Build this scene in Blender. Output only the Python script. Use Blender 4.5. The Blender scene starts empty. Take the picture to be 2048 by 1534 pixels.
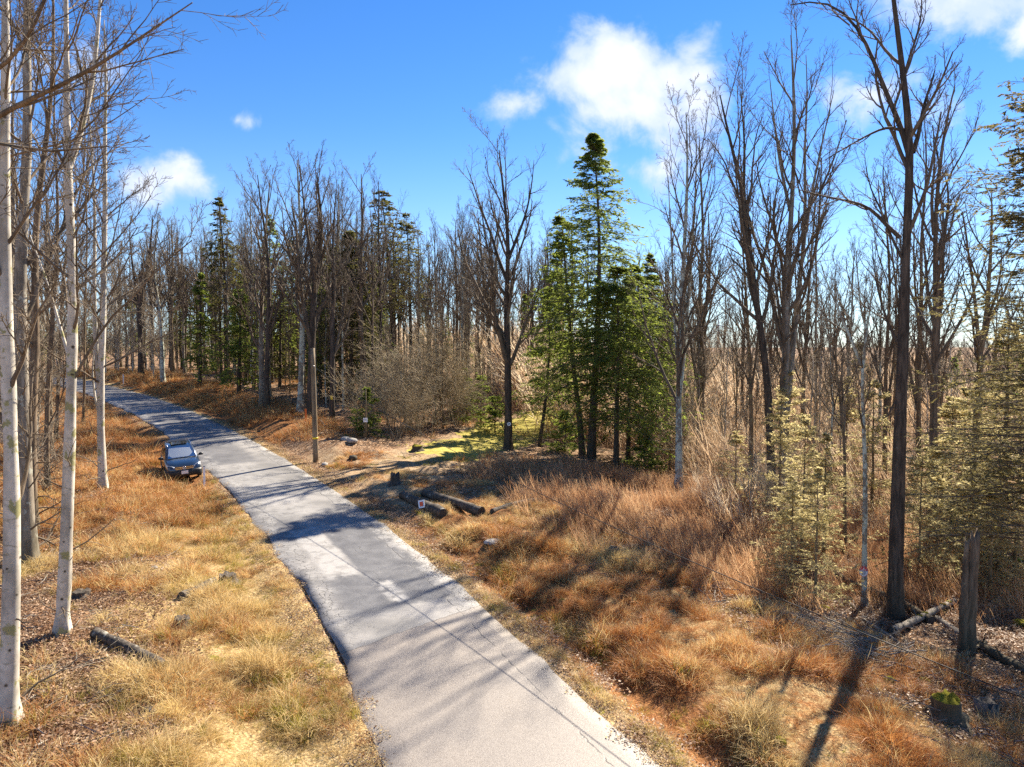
import bpy, bmesh, math, random
import numpy as np
from mathutils import Vector, Matrix, Euler
R_ = math.radians
sc = bpy.context.scene
COL = sc.collection
rng = np.random.default_rng(7)
random.seed(7)

# ------------------------------------------------------------------ camera, sun, sky, exposure
F_PX, CX, CY, HY, CAM_Z = 1440.0, 1024.0, 767.0, 697.0, 8.2
PITCH = math.atan((CY - HY) / F_PX)
cd = bpy.data.cameras.new('camera')
cam = bpy.data.objects.new('camera', cd); COL.objects.link(cam)
cam.location = (0, 0, CAM_Z)
cam.rotation_euler = (math.pi / 2 - PITCH, 0, 0)
cd.sensor_width = 36.0; cd.lens = 36.0 * F_PX / 2048.0
cd.clip_start = 0.1; cd.clip_end = 9000
sc.camera = cam

SUN_EL, SUN_AZ = R_(40), R_(35)          # azimuth measured from +Y (view axis) towards +X
sd = bpy.data.lights.new('sun', 'SUN'); sun = bpy.data.objects.new('sun', sd); COL.objects.link(sun)
sd.energy = 4.3; sd.angle = R_(0.55); sd.color = (1.0, 0.90, 0.75)
sdir = Vector((math.sin(SUN_AZ) * math.cos(SUN_EL), math.cos(SUN_AZ) * math.cos(SUN_EL), math.sin(SUN_EL)))
sun.rotation_euler = sdir.to_track_quat('Z', 'Y').to_euler()
sun.location = (30, 40, 60)

sc.view_settings.view_transform = 'Standard'; sc.view_settings.look = 'None'
sc.view_settings.exposure = 1.82; sc.view_settings.gamma = 1.0
sc.view_settings.use_curve_mapping = False
sc.cycles.use_denoising = False; sc.cycles.max_bounces = 6; sc.cycles.diffuse_bounces = 3; sc.cycles.glossy_bounces = 2; sc.cycles.transmission_bounces = 4; sc.cycles.transparent_max_bounces = 6
SKY_STRENGTH = 0.054


def build_world():
    w = bpy.data.worlds.new('World'); sc.world = w; w.use_nodes = True
    nt = w.node_tree; nt.nodes.clear()
    N = lambda t: nt.nodes.new(t)
    lk = nt.links.new

    def val(x):
        return x

    def math_(op, a, b=None, c=None, clamp=False):
        n = N('ShaderNodeMath'); n.operation = op; n.use_clamp = clamp
        for i, v in enumerate((a, b, c)):
            if v is None: continue
            if isinstance(v, (int, float)): n.inputs[i].default_value = v
            else: lk(v, n.inputs[i])
        return n.outputs[0]

    def smooth(x, lo, hi):
        n = N('ShaderNodeMapRange'); n.interpolation_type = 'SMOOTHSTEP'
        lk(x, n.inputs[0]); n.inputs[1].default_value = lo; n.inputs[2].default_value = hi
        return n.outputs[0]

    def mix(f, a, b):
        n = N('ShaderNodeMix'); n.data_type = 'RGBA'
        if isinstance(f, (int, float)): n.inputs[0].default_value = f
        else: lk(f, n.inputs[0])
        for i, v in ((6, a), (7, b)):
            if isinstance(v, tuple): n.inputs[i].default_value = (*v, 1)
            else: lk(v, n.inputs[i])
        return n.outputs[2]

    sky = N('ShaderNodeTexSky'); sky.sky_type = 'NISHITA'; sky.sun_disc = False
    sky.sun_elevation = SUN_EL; sky.sun_rotation = SUN_AZ
    sky.air_density = 1.0; sky.dust_density = 0.0; sky.ozone_density = 3.0; sky.altitude = 500
    hs = N('ShaderNodeHueSaturation'); hs.inputs['Saturation'].default_value = 1.3
    hs.inputs['Hue'].default_value = 0.51
    lk(sky.outputs[0], hs.inputs['Color'])
    tc = N('ShaderNodeTexCoord'); sep = N('ShaderNodeSeparateXYZ'); lk(tc.outputs['Generated'], sep.inputs[0])
    X, Y, Z = sep.outputs
    # paler towards the horizon
    hz = smooth(Z, 0.30, -0.02)
    base = mix(math_('MULTIPLY', hz, 0.5), hs.outputs[0], (2.7, 4.2, 6.8))
    Yc = math_('MAXIMUM', Y, 0.05)
    u = math_('DIVIDE', X, Yc); v = math_('DIVIDE', Z, Yc)
    cb = N('ShaderNodeCombineXYZ'); lk(u, cb.inputs[0]); lk(v, cb.inputs[1]); cb.inputs[2].default_value = 3.7
    nz = N('ShaderNodeTexNoise'); nz.inputs['Scale'].default_value = 10.5; nz.inputs['Detail'].default_value = 9
    nz.inputs['Roughness'].default_value = 0.58; nz.inputs['Distortion'].default_value = 0.25
    lk(cb.outputs[0], nz.inputs['Vector'])
    n1 = math_('SUBTRACT', nz.outputs[0], 0.5)
    # cumulus: each blob is (u, v, half width, half height, weight) as tangents of the view direction
    def uv(px, py): return (px - CX) / F_PX, (HY - py) / F_PX
    blobs = [(1235, 135, 150, 85, 1), (1330, 175, 110, 85, 1), (1385, 165, 50, 45, .8), (1160, 165, 110, 75, 1), (1390, 215, 70, 60, 1),
             (1270, 225, 190, 75, .9), (1060, 215, 90, 45, .5), (1010, 238, 60, 28, .3), (1150, 120, 60, 40, .9), (1290, 280, 150, 45, .45),
             (1290, 345, 90, 45, .5),
             (360, 360, 66, 42, .8), (310, 375, 90, 45, .5), (485, 248, 48, 24, .5),
             (1950, 20, 220, 75, .85), (2060, 60, 150, 60, .7), (1760, 190, 140, 55, .38), (1820, 240, 100, 45, .3), (150, 150, 120, 70, .4), (30, 300, 90, 60, .35)]
    m = None
    for (px, py, a, b, wt) in blobs:
        u0, v0 = uv(px, py)
        du = math_('MULTIPLY', math_('SUBTRACT', u, u0), F_PX / a)
        dv = math_('MULTIPLY', math_('SUBTRACT', v, v0), F_PX / b)
        e = math_('SQRT', math_('ADD', math_('MULTIPLY', du, du), math_('MULTIPLY', dv, dv)))
        k = math_('MULTIPLY', math_('SUBTRACT', 1.25, e), wt)
        m = k if m is None else math_('SMOOTH_MAX', m, k, 0.12)
    dens = math_('ADD', m, math_('MULTIPLY', n1, 2.5))
    cl = smooth(dens, 0.06, 0.78)
    cl = math_('MULTIPLY', cl, math_('GREATER_THAN', Y, 0.25))
    # scattered fair weather clouds all round the rest of the sky
    Zc = math_('MAXIMUM', Z, 0.06)
    cb2 = N('ShaderNodeCombineXYZ'); lk(math_('DIVIDE', X, Zc), cb2.inputs[0]); lk(math_('DIVIDE', Y, Zc), cb2.inputs[1])
    nz2 = N('ShaderNodeTexNoise'); nz2.inputs['Scale'].default_value = 0.9; nz2.inputs['Detail'].default_value = 8
    lk(cb2.outputs[0], nz2.inputs['Vector'])
    cl2 = math_('MULTIPLY', smooth(nz2.outputs[0], 0.56, 0.72), math_('LESS_THAN', Y, 0.25))
    cl2 = math_('MULTIPLY', cl2, smooth(Z, 0.04, 0.2))
    clt = math_('MULTIPLY', math_('MAXIMUM', cl, cl2), 0.93)
    nz3 = N('ShaderNodeTexNoise'); nz3.inputs['Scale'].default_value = 14.0; nz3.inputs['Detail'].default_value = 6; lk(cb.outputs[0], nz3.inputs['Vector'])
    core = smooth(math_('ADD', dens, math_('MULTIPLY', math_('SUBTRACT', nz3.outputs[0], .5), 3.0)), 0.2, 1.5)
    ccol = mix(core, (4.0, 4.7, 6.2), (5.9, 6.0, 6.3))
    out = mix(clt, base, ccol)
    bg = N('ShaderNodeBackground'); bg.inputs[1].default_value = SKY_STRENGTH
    lk(out, bg.inputs[0]); o = N('ShaderNodeOutputWorld'); lk(bg.outputs[0], o.inputs[0])


build_world()

# ------------------------------------------------------------------ picture <-> place
cp, sp_ = math.cos(PITCH), math.sin(PITCH)


def ray(px, py):
    a = (px - CX) / F_PX; b = (CY - py) / F_PX
    return np.array([a, cp + b * sp_, -sp_ + b * cp])


def at(px, py, Y):
    d = ray(px, py)
    return np.array([0, 0, CAM_Z]) + d * (Y / d[1])


def proj(P):
    P = np.asarray(P, float); q = P - np.array([0, 0, CAM_Z])
    zc = q[..., 1] * cp - q[..., 2] * sp_; yc = q[..., 1] * sp_ + q[..., 2] * cp
    zc = np.where(zc < 0.1, 0.1, zc)
    return CX + F_PX * q[..., 0] / zc, CY - F_PX * yc / zc


def in_view(x, y, z=0.0, margin=180, ytop=-2000, ybot=1534):
    px, py = proj(np.stack([x, y, np.zeros_like(x) + z], -1))
    return (px > -margin) & (px < 2048 + margin) & (py < ybot + margin) & (py > ytop) & (y > 2)


# smooth value noise ------------------------------------------------
_NG = np.random.default_rng(3).random((256, 256))


def vnoise(x, y, s=1.0):
    x = np.asarray(x) * s + 1000.3; y = np.asarray(y) * s + 1000.7
    xi = np.floor(x).astype(int); yi = np.floor(y).astype(int)
    fx = x - xi; fy = y - yi; fx = fx * fx * (3 - 2 * fx); fy = fy * fy * (3 - 2 * fy)
    g = lambda a, b: _NG[a & 255, b & 255]
    return (g(xi, yi) * (1 - fx) + g(xi + 1, yi) * fx) * (1 - fy) + (g(xi, yi + 1) * (1 - fx) + g(xi + 1, yi + 1) * fx) * fy


def fbm(x, y, s=1.0, o=4):
    t = 0; a = .5; tot = 0
    for i in range(o):
        t = t + a * vnoise(x + 17.1 * i, y - 9.3 * i, s); tot += a; a *= .5; s *= 2.03
    return t / tot


def sstep(a, b, x):
    t = np.clip((np.asarray(x, float) - a) / (b - a), 0, 1); return t * t * (3 - 2 * t)


# ------------------------------------------------------------------ terrain
ZY = [-40, 0, 12, 20, 30, 40, 55, 75, 100, 150]
ZZ = [-3.6, -.9, -.1, .2, .6, 1.1, 2.0, 3.1, 4.1, 4.8]
HALF = 2.42
Lpx = [(765, 1534), (719, 1432), (679, 1349), (635, 1252), (579, 1149), (519, 1069), (493, 1030), (413, 945), (333, 875), (267, 832), (207, 802), (153, 783), (77, 759)]


def _center():
    pts = []
    for px, py in Lpx:
        z = 0
        for _ in range(60):
            Y = (CAM_Z - z) * F_PX / (py - HY); z = .5 * z + .5 * np.interp(Y, ZY, ZZ)
        pts.append([(px - CX) * Y / F_PX, Y])
    p = np.array(pts)
    t = np.gradient(p, axis=0); t /= np.linalg.norm(t, axis=1)[:, None]
    c = p + np.c_[t[:, 1], -t[:, 0]] * HALF
    c = np.vstack([c[0] + (c[0] - c[3]) / np.linalg.norm(c[0] - c[3]) * np.array([45, 25, 12])[:, None], c,
                   c[-1] + np.array([[-9, 2.5], [-22, 4.5], [-45, 5.5], [-90, 4]])])
    # resample and smooth
    s = np.r_[0, np.cumsum(np.linalg.norm(np.diff(c, axis=0), axis=1))]
    ss = np.arange(0, s[-1], 1.0)
    q = np.c_[np.interp(ss, s, c[:, 0]), np.interp(ss, s, c[:, 1])]
    for _ in range(30):
        q[1:-1] = .25 * q[:-2] + .5 * q[1:-1] + .25 * q[2:]
    return q


CL = _center()
CLs = np.r_[0, np.cumsum(np.linalg.norm(np.diff(CL, axis=0), axis=1))]
CLt = np.gradient(CL, axis=0); CLt /= np.linalg.norm(CLt, axis=1)[:, None]
CLn = np.c_[CLt[:, 1], -CLt[:, 0]]           # towards the right of the road
S_NEAR = CLs[np.argmin(np.abs(CL[:, 1] - 14))]


def road_sd(x, y):
    """signed distance to the centre line (right positive), arc length, Y of the nearest centre point"""
    x = np.asarray(x, float).ravel(); y = np.asarray(y, float).ravel()
    d = np.empty(len(x)); s = np.empty(len(x)); yn = np.empty(len(x))
    C2 = CL[::2]; ids = np.arange(len(CL))[::2]
    for k in range(0, len(x), 20000):
        a = x[k:k + 20000, None] - C2[None, :, 0]; b = y[k:k + 20000, None] - C2[None, :, 1]
        i = np.argmin(a * a + b * b, axis=1); i = ids[i]
        bx = x[k:k + 20000] - CL[i, 0]; by = y[k:k + 20000] - CL[i, 1]
        al = bx * CLt[i, 0] + by * CLt[i, 1]
        dn = bx * CLn[i, 0] + by * CLn[i, 1]
        al2 = np.clip(al, -1.5, 1.5)
        d[k:k + 20000] = np.where(np.abs(al) <= 1.5, dn, np.sign(dn) * np.hypot(bx, by))
        s[k:k + 20000] = CLs[i] + al2
        yn[k:k + 20000] = CL[i, 1] + CLt[i, 1] * al2
    return d, s, yn


def zroad(yn): return np.interp(yn, ZY, ZZ)


def dist_poly(x, y, pts):
    best = np.full(np.shape(x), 1e9)
    for a, b in zip(pts[:-1], pts[1:]):
        ab = b - a; L = (ab ** 2).sum()
        t = np.clip(((x - a[0]) * ab[0] + (y - a[1]) * ab[1]) / L, 0, 1)
        best = np.minimum(best, np.hypot(x - a[0] - t * ab[0], y - a[1] - t * ab[1]))
    return best


TRAIL = None


def H(x, y, detail=True):
    shp = np.shape(x)
    x = np.asarray(x, float).ravel(); y = np.asarray(y, float).ravel()
    d, s, yn = road_sd(x, y)
    zr = zroad(yn)
    ad = np.abs(d)
    # right side profiles: near falls away, middle has a low berm, far has a raised bank
    near = np.interp(d, [2.4, 3.0, 3.9, 5.2, 8, 16, 26, 45, 90], [0, -.06, -.48, .02, -.18, -1.12, -1.9, -3.0, -4.0])
    mid = np.interp(d, [2.4, 3.0, 3.6, 5.4, 7.0, 12, 20, 30, 60, 120], [0, -.05, -.18, .42, .45, .1, -.5, -1.6, -3.0, -4])
    far = np.interp(d, [2.4, 3.0, 3.6, 5.5, 8.5, 16, 40, 80, 140], [0, 0, .0, .75, 1.05, 1.1, 1.7, 2.6, 4])
    wm = sstep(20, 29, yn); wf = sstep(44, 60, yn)
    if TRAIL is not None:
        mid = mid * (1 - .75 * sstep(6.5, 2.5, dist_poly(x, y, TRAIL)) * sstep(20, 12, d))
    right = near * (1 - wm) + (mid * (1 - wf) + far * wf) * wm
    left = np.interp(-d, [2.4, 3.0, 3.8, 5.5, 8, 14, 30, 60, 120], [0, -.06, -.28, -.08, 0.05, .05, .5, 1.6, 3])
    prof = np.where(d > 0, right, left)
    z = zr + prof
    # right hand lowland does not follow the road's climb
    wl = sstep(8, 46, x + 0.12 * (y - 40)) * (d > 0)
    low = -1.2 - 1.6 * sstep(30, 90, y) + 13.5 * sstep(110, 820, y) - 9 * sstep(950, 1700, y)
    z = z * (1 - wl) + (np.minimum(near, -.6) * 0.35 + low) * wl
    # behind everything the land goes on as low wooded hills
    fb = sstep(150, 400, y) * (1 - wl)
    z = z * (1 - fb) + (6 + 5 * sstep(200, 900, y) - 6 * sstep(1000, 1700, y)) * fb
    if detail:
        off = sstep(2.6, 5, ad)
        z = z + off * ((fbm(x, y, .22, 3) - .5) * .5 + (fbm(x, y, 1.1, 3) - .5) * (.24 + .3 * sstep(4, 6, d) * sstep(16, 11, d)))
        # mounded hemlock root plate and berm bumps
        z = z + off * sstep(20, 120, np.hypot(x, y)) * (fbm(x, y, .05, 3) - .5) * 1.2
    z = np.where(ad < 2.75, z - .07 * (1 - sstep(2.25, 2.7, ad)), z)
    return z.reshape(shp)


def h1(x, y): return float(H(np.array([x]), np.array([y]))[0])


_ts = np.geomspace(7, 420, 900)


def ground(px, py):
    """where the view through this point of the photograph meets the terrain"""
    d = ray(px, py); d = d / d[1]
    P = np.array([0, 0, CAM_Z]) + d[None] * _ts[:, None]
    g = P[:, 2] - H(P[:, 0], P[:, 1])
    i = np.argmax(g < 0)
    if g[i] >= 0: i = len(_ts) - 1
    if i == 0: i = 1
    t = _ts[i - 1] + (_ts[i] - _ts[i - 1]) * g[i - 1] / (g[i - 1] - g[i] + 1e-9)
    p = np.array([0, 0, CAM_Z]) + d * t
    return np.array([p[0], p[1], h1(p[0], p[1])])


# ------------------------------------------------------------------ object helpers
def tag(o, label=None, cat=None, group=None, kind=None):
    if label: o['label'] = label
    if cat: o['category'] = cat
    if group: o['group'] = group
    if kind: o['kind'] = kind
    return o


def empty(name, loc, rz=0.0):
    o = bpy.data.objects.new(name, None); COL.objects.link(o)
    o.location = loc; o.rotation_euler = (0, 0, rz); o.empty_display_size = .3
    return o


def np_mesh(name, V, Fq, mats=(), smooth=True, mi=None):
    """V (n,3); Fq list of face arrays (m,3) or (m,4)"""
    me = bpy.data.meshes.new(name)
    if isinstance(Fq, np.ndarray): Fq = [Fq]
    V = np.ascontiguousarray(V, np.float32)
    me.vertices.add(len(V)); me.vertices.foreach_set('co', V.ravel())
    li = np.concatenate([f.ravel() for f in Fq]).astype(np.int32)
    tot = np.concatenate([np.full(len(f), f.shape[1]) for f in Fq])
    st = np.r_[0, np.cumsum(tot)[:-1]].astype(np.int32)
    me.loops.add(len(li)); me.loops.foreach_set('vertex_index', li)
    me.polygons.add(len(tot)); me.polygons.foreach_set('loop_start', st)
    me.polygons.foreach_set('use_smooth', np.full(len(tot), smooth))
    if mi is not None: me.polygons.foreach_set('material_index', np.asarray(mi, np.int32))
    for m in mats: me.materials.append(m)
    me.update(calc_edges=True)
    return me


def link(name, me, parent=None, loc=None):
    o = bpy.data.objects.new(name, me); COL.objects.link(o)
    if parent: o.parent = parent
    if loc is not None: o.location = loc
    return o


def attr(me, name, data, typ='FLOAT', dom='POINT'):
    a = me.attributes.new(name, typ, dom)
    key = 'value' if typ in ('FLOAT', 'INT') else ('vector' if typ == 'FLOAT_VECTOR' else 'color')
    a.data.foreach_set(key, np.ascontiguousarray(data).ravel())


def copy_tree(o, parent=None):
    c = o.copy(); COL.objects.link(c)
    if parent: c.parent = parent
    for ch in list(o.children): copy_tree(ch, c)
    return c


def norm(v): return v / (np.linalg.norm(v, axis=-1, keepdims=True) + 1e-12)


def tubes(P, R, n, cap=False):
    """P (B,K,3), R (B,K) -> verts, quads"""
    P = np.asarray(P, float); R = np.asarray(R, float)
    B, K, _ = P.shape
    T = norm(np.gradient(P, axis=1))
    mt = norm(T.mean(1))
    ref = np.where(np.abs(mt[:, 2:3]) < .9, np.array([[0, 0, 1.]]), np.array([[1., 0, 0]]))
    u = ref[:, None] - (T * ref[:, None]).sum(-1, keepdims=True) * T; u = norm(u)
    v = np.cross(T, u)
    a = np.arange(n) * 2 * np.pi / n
    V = P[:, :, None] + R[:, :, None, None] * (np.cos(a)[:, None] * u[:, :, None] + np.sin(a)[:, None] * v[:, :, None])
    idx = np.arange(B * K * n).reshape(B, K, n)
    q = np.stack([idx[:, :-1], np.roll(idx[:, :-1], -1, 2), np.roll(idx[:, 1:], -1, 2), idx[:, 1:]], -1).reshape(-1, 4)
    return V.reshape(-1, 3), q


def ribbons(P, R, r):
    P = np.asarray(P, float); T = norm(np.gradient(P, axis=1)); B, K, _ = P.shape
    u = norm(np.cross(T.mean(1), r.normal(0, 1, (B, 3))))[:, None] * np.asarray(R)[..., None]
    V = np.stack([P - u, P + u], 2); i = np.arange(B * K * 2).reshape(B, K, 2)
    return V.reshape(-1, 3), np.stack([i[:, :-1, 0], i[:, :-1, 1], i[:, 1:, 1], i[:, 1:, 0]], -1).reshape(-1, 4)


class MB:
    """collects vertex/face arrays into one mesh"""
    def __init__(s): s.V = []; s.F = []; s.n = 0
    def add(s, V, F):
        s.V.append(np.asarray(V, float))
        for f in (F if isinstance(F, list) else [F]): s.F.append(np.asarray(f) + s.n)
        s.n += len(V)
    def tube(s, P, R, n): s.add(*tubes(P, R, n))
    def tube1(s, P, R, n, caps=(True, True)):
        P = np.asarray(P, float); R = np.asarray(R, float)
        V, q = tubes(P[None], R[None], n); K = len(P)
        V = np.vstack([V, P[0], P[-1]])
        fs = [q]; i = np.arange(n); j = (i + 1) % n
        if caps[0]: fs.append(np.c_[j, i, np.full(n, K * n)])
        if caps[1]: fs.append(np.c_[(K - 1) * n + i, (K - 1) * n + j, np.full(n, K * n + 1)])
        s.add(V, fs)
    def box(s, c, h, M=None):
        c = np.asarray(c, float); h = np.asarray(h, float)
        V = np.array([[x, y, z] for x in (-1, 1) for y in (-1, 1) for z in (-1, 1)], float) * h
        if M is not None: V = V @ np.asarray(M).T
        s.add(V + c, np.array([[0, 1, 3, 2], [4, 6, 7, 5], [0, 4, 5, 1], [2, 3, 7, 6], [0, 2, 6, 4], [1, 5, 7, 3]]))
    def mesh(s, name, mat, smooth=True): return np_mesh(name, np.vstack(s.V), s.F, [mat] if mat else [], smooth)
    def build(s, name, mat, parent=None, smooth=True, loc=None): return link(name, s.mesh(name, mat, smooth), parent, loc)


# ------------------------------------------------------------------ materials
class NT:
    def __init__(s, name):
        s.m = bpy.data.materials.new(name); s.m.use_nodes = True; s.t = s.m.node_tree; s.t.nodes.clear()
        s.out = s.n('ShaderNodeOutputMaterial')
    def n(s, t): return s.t.nodes.new(t)
    def l(s, a, b): s.t.links.new(a, b)
    def put(s, sock, v):
        if v is None: return
        if isinstance(v, bpy.types.NodeSocket): s.l(v, sock)
        elif isinstance(v, tuple) and len(v) == 3 and sock.type == 'RGBA': sock.default_value = (*v, 1)
        else: sock.default_value = v
    def math(s, op, a, b=None, c=None, clamp=False):
        n = s.n('ShaderNodeMath'); n.operation = op; n.use_clamp = clamp
        for i, v in enumerate((a, b, c)): s.put(n.inputs[i], v)
        return n.outputs[0]
    def mix(s, f, a, b, mode='MIX'):
        n = s.n('ShaderNodeMix'); n.data_type = 'RGBA'; n.blend_type = mode
        s.put(n.inputs[0], f); s.put(n.inputs[6], a); s.put(n.inputs[7], b); return n.outputs[2]
    def ss(s, x, lo, hi, a=0., b=1.):
        n = s.n('ShaderNodeMapRange'); n.interpolation_type = 'SMOOTHSTEP'
        s.put(n.inputs[0], x); n.inputs[1].default_value = lo; n.inputs[2].default_value = hi
        n.inputs[3].default_value = a; n.inputs[4].default_value = b; return n.outputs[0]
    def coord(s, what='Object', scale=(1, 1, 1), rot=(0, 0, 0)):
        tc = s.n('ShaderNodeTexCoord'); mp = s.n('ShaderNodeMapping'); mp.inputs['Scale'].default_value = scale
        mp.inputs['Rotation'].default_value = rot
        s.l(tc.outputs[what], mp.inputs[0]); return mp.outputs[0]
    def noise(s, vec, scale, detail=4, rough=.55, dist=0.):
        n = s.n('ShaderNodeTexNoise'); s.put(n.inputs['Vector'], vec); n.inputs['Scale'].default_value = scale
        n.inputs['Detail'].default_value = detail; n.inputs['Roughness'].default_value = rough
        n.inputs['Distortion'].default_value = dist; return n.outputs[0]
    def voro(s, vec, scale, feat='F1', out='Distance', rand=1.):
        n = s.n('ShaderNodeTexVoronoi'); n.feature = feat; s.put(n.inputs['Vector'], vec)
        n.inputs['Scale'].default_value = scale; n.inputs['Randomness'].default_value = rand; return n.outputs[out]
    def attr(s, name, out='Fac'):
        n = s.n('ShaderNodeAttribute'); n.attribute_name = name; return n.outputs[out]
    def rand(s): return s.n('ShaderNodeObjectInfo').outputs['Random']
    def pos(s): return s.n('ShaderNodeNewGeometry').outputs['Position']
    def ramp(s, f, stops):
        n = s.n('ShaderNodeValToRGB'); e = n.color_ramp.elements
        while len(e) < len(stops): e.new(.5)
        for k, (p, c) in zip(e, stops): k.position = p; k.color = (*c, 1)
        s.put(n.inputs[0], f); return n.outputs[0]
    def bump(s, h, strength=.3, dist=.02):
        n = s.n('ShaderNodeBump'); s.l(h, n.inputs['Height']); n.inputs['Strength'].default_value = strength
        n.inputs['Distance'].default_value = dist; return n.outputs[0]
    def bsdf(s, col, rough=.8, metal=0., normal=None, spec=.5, coat=0.):
        b = s.n('ShaderNodeBsdfPrincipled'); s.put(b.inputs['Base Color'], col); s.put(b.inputs['Roughness'], rough)
        s.put(b.inputs['Metallic'], metal); s.put(b.inputs['Specular IOR Level'], spec); s.put(b.inputs['Coat Weight'], coat)
        if normal: s.l(normal, b.inputs['Normal'])
        return b.outputs[0]
    def done(s, sh): s.l(sh, s.out.inputs[0]); return s.m
    def leafy(s, col, trans=.45, rough=.6, tcol=None, spec=.3):
        b = s.bsdf(col, rough, spec=spec)
        t = s.n('ShaderNodeBsdfTranslucent'); s.put(t.inputs[0], tcol if tcol is not None else col)
        mx = s.n('ShaderNodeMixShader'); mx.inputs[0].default_value = trans
        s.l(b, mx.inputs[1]); s.l(t.outputs[0], mx.inputs[2]); return s.done(mx.outputs[0])


def bark(name, c1, c2, lichen=None, lich_amt=.5, stretch=.18, scale=9., bump=.5, moss=0., marks=False):
    k = NT(name)
    v = k.coord('Object', (1, 1, stretch))
    n1 = k.noise(v, scale, 6, .65, .4); n2 = k.noise(k.coord('Object', (1, 1, .5)), 1.7, 4)
    col = k.mix(k.ss(n1, .35, .65), c1, c2)
    col = k.mix(k.ss(n2, .35, .7), col, k.mix(.5, col, (.02, .018, .014)))
    if lichen:
        n3 = k.noise(k.coord('Object', (1, 1, .8)), 3.3, 5, .6)
        col = k.mix(k.ss(n3, lich_amt, lich_amt + .06), col, lichen)
    if marks:
        vv = k.voro(k.coord('Object', (1, 1, .9)), 2.6, 'F1', 'Distance'); n4 = k.noise(k.coord('Object', (1, 1, 3.)), 4., 4, .6)
        col = k.mix(k.ss(k.math('ADD', vv, k.math('MULTIPLY', n4, .25)), .26, .17), col, (.07, .055, .035))
        col = k.mix(k.math('MULTIPLY', k.ss(n4, .56, .70), .6), col, (.20, .175, .10))
    if moss:
        sep = k.n('ShaderNodeSeparateXYZ'); k.l(k.coord('Object'), sep.inputs[0])
        lo = k.ss(k.math('ADD', sep.outputs[2], k.math('MULTIPLY', n2, 2.)), 3.2, 1.2)
        col = k.mix(k.math('MULTIPLY', lo, moss), col, (.055, .05, .02))
    return k.done(k.bsdf(col, .85, normal=k.bump(n1, bump, .02), spec=.25))


M = {}
M['pale_bark'] = bark('pale_bark', (.52, .47, .38), (.66, .60, .50), (.30, .28, .13), .56, .5, 5, .25, marks=True)
M['gray_bark'] = bark('gray_bark', (.20, .165, .12), (.36, .31, .24), (.36, .36, .29), .58, .2, 9, .6, .5)
M['brown_bark'] = bark('brown_bark', (.12, .082, .05), (.27, .195, .125), (.22, .2, .13), .66, .16, 10, .7, .5)
M['dark_bark'] = bark('dark_bark', (.05, .037, .027), (.14, .105, .075), (.2, .19, .15), .70, .15, 10, .7, .3)
M['lichen_bark'] = bark('lichen_bark', (.22, .195, .15), (.36, .33, .26), (.46, .50, .41), .47, .3, 7, .5, marks=True)
M['mid_bark'] = bark('mid_bark', (.16, .11, .06), (.32, .235, .14), (.24, .22, .11), .58, .17, 9, .6, .4)
M['twig'] = bark('twig_bark', (.125, .09, .058), (.22, .168, .115), None, .5, .3, 8, .2)
M['pale_twig'] = bark('pale_twig_bark', (.34, .27, .18), (.50, .42, .30), None, .5, .3, 8, .2)
M['tan_twig'] = bark('tan_twig_bark', (.34, .26, .15), (.48, .39, .25), None, .5, .3, 8, .2)
M['dead_wood'] = bark('dead_wood', (.20, .165, .125), (.36, .31, .25), (.10, .11, .04), .62, .2, 12, .7)
M['rot_wood'] = bark('rotten_wood', (.045, .035, .026), (.16, .13, .10), (.30, .28, .23), .60, .25, 9, .9)
M['cut_wood'] = bark('cut_wood', (.05, .042, .034), (.13, .105, .08), None, .5, 1., 14, .4)


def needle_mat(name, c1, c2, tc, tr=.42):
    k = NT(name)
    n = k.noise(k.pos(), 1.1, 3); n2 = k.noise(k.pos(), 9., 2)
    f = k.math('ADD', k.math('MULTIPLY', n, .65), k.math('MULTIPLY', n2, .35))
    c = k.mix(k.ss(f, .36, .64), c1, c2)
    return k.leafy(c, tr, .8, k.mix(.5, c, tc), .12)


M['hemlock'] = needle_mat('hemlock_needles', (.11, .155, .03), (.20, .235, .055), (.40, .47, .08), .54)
M['dark_hemlock'] = needle_mat('dark_hemlock_needles', (.06, .064, .022), (.13, .12, .042), (.28, .26, .06), .46)
M['edge_hemlock'] = needle_mat('edge_hemlock_needles', (.085, .08, .03), (.21, .18, .075), (.42, .35, .13), .42)
M['sunlit_tint_hemlock'] = needle_mat('sunlit_tint_needles', (.33, .285, .12), (.60, .52, .28), (.90, .78, .40), .56)  # golden sunlight put into the needle colour


def grass_mat(name, stops, tr=.4):
    k = NT(name)
    n = k.noise(k.pos(), .55, 4, .6)
    f = k.math('ADD', k.math('MULTIPLY', k.rand(), .6), k.math('MULTIPLY', n, .75))
    f = k.math('SUBTRACT', f, .175, clamp=True)
    return k.leafy(k.ramp(f, stops), tr, .55, None, .3)


M['straw'] = grass_mat('straw_grass', [(0, (.22, .13, .05)), (.35, (.52, .36, .14)), (.7, (.78, .61, .31)), (1, (.60, .45, .10))])
M['rust'] = grass_mat('rust_grass', [(0, (.13, .05, .016)), (.35, (.36, .145, .04)), (.7, (.58, .28, .09)), (1, (.74, .48, .22))])
M['green'] = grass_mat('yellow_green_grass', [(0, (.16, .14, .025)), (.5, (.34, .30, .05)), (1, (.52, .44, .09))])
M['weed'] = grass_mat('weed_stems', [(0, (.20, .085, .045)), (.45, (.50, .28, .14)), (1, (.80, .60, .36))], .5)
M['brush'] = grass_mat('brush_stems', [(0, (.22, .125, .065)), (.4, (.54, .37, .22)), (1, (.90, .78, .58))], .5)
M['leaf'] = grass_mat('dead_leaves', [(0, (.12, .06, .03)), (.4, (.27, .15, .08)), (.75, (.42, .29, .18)), (1, (.56, .46, .35))], .3)


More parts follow.
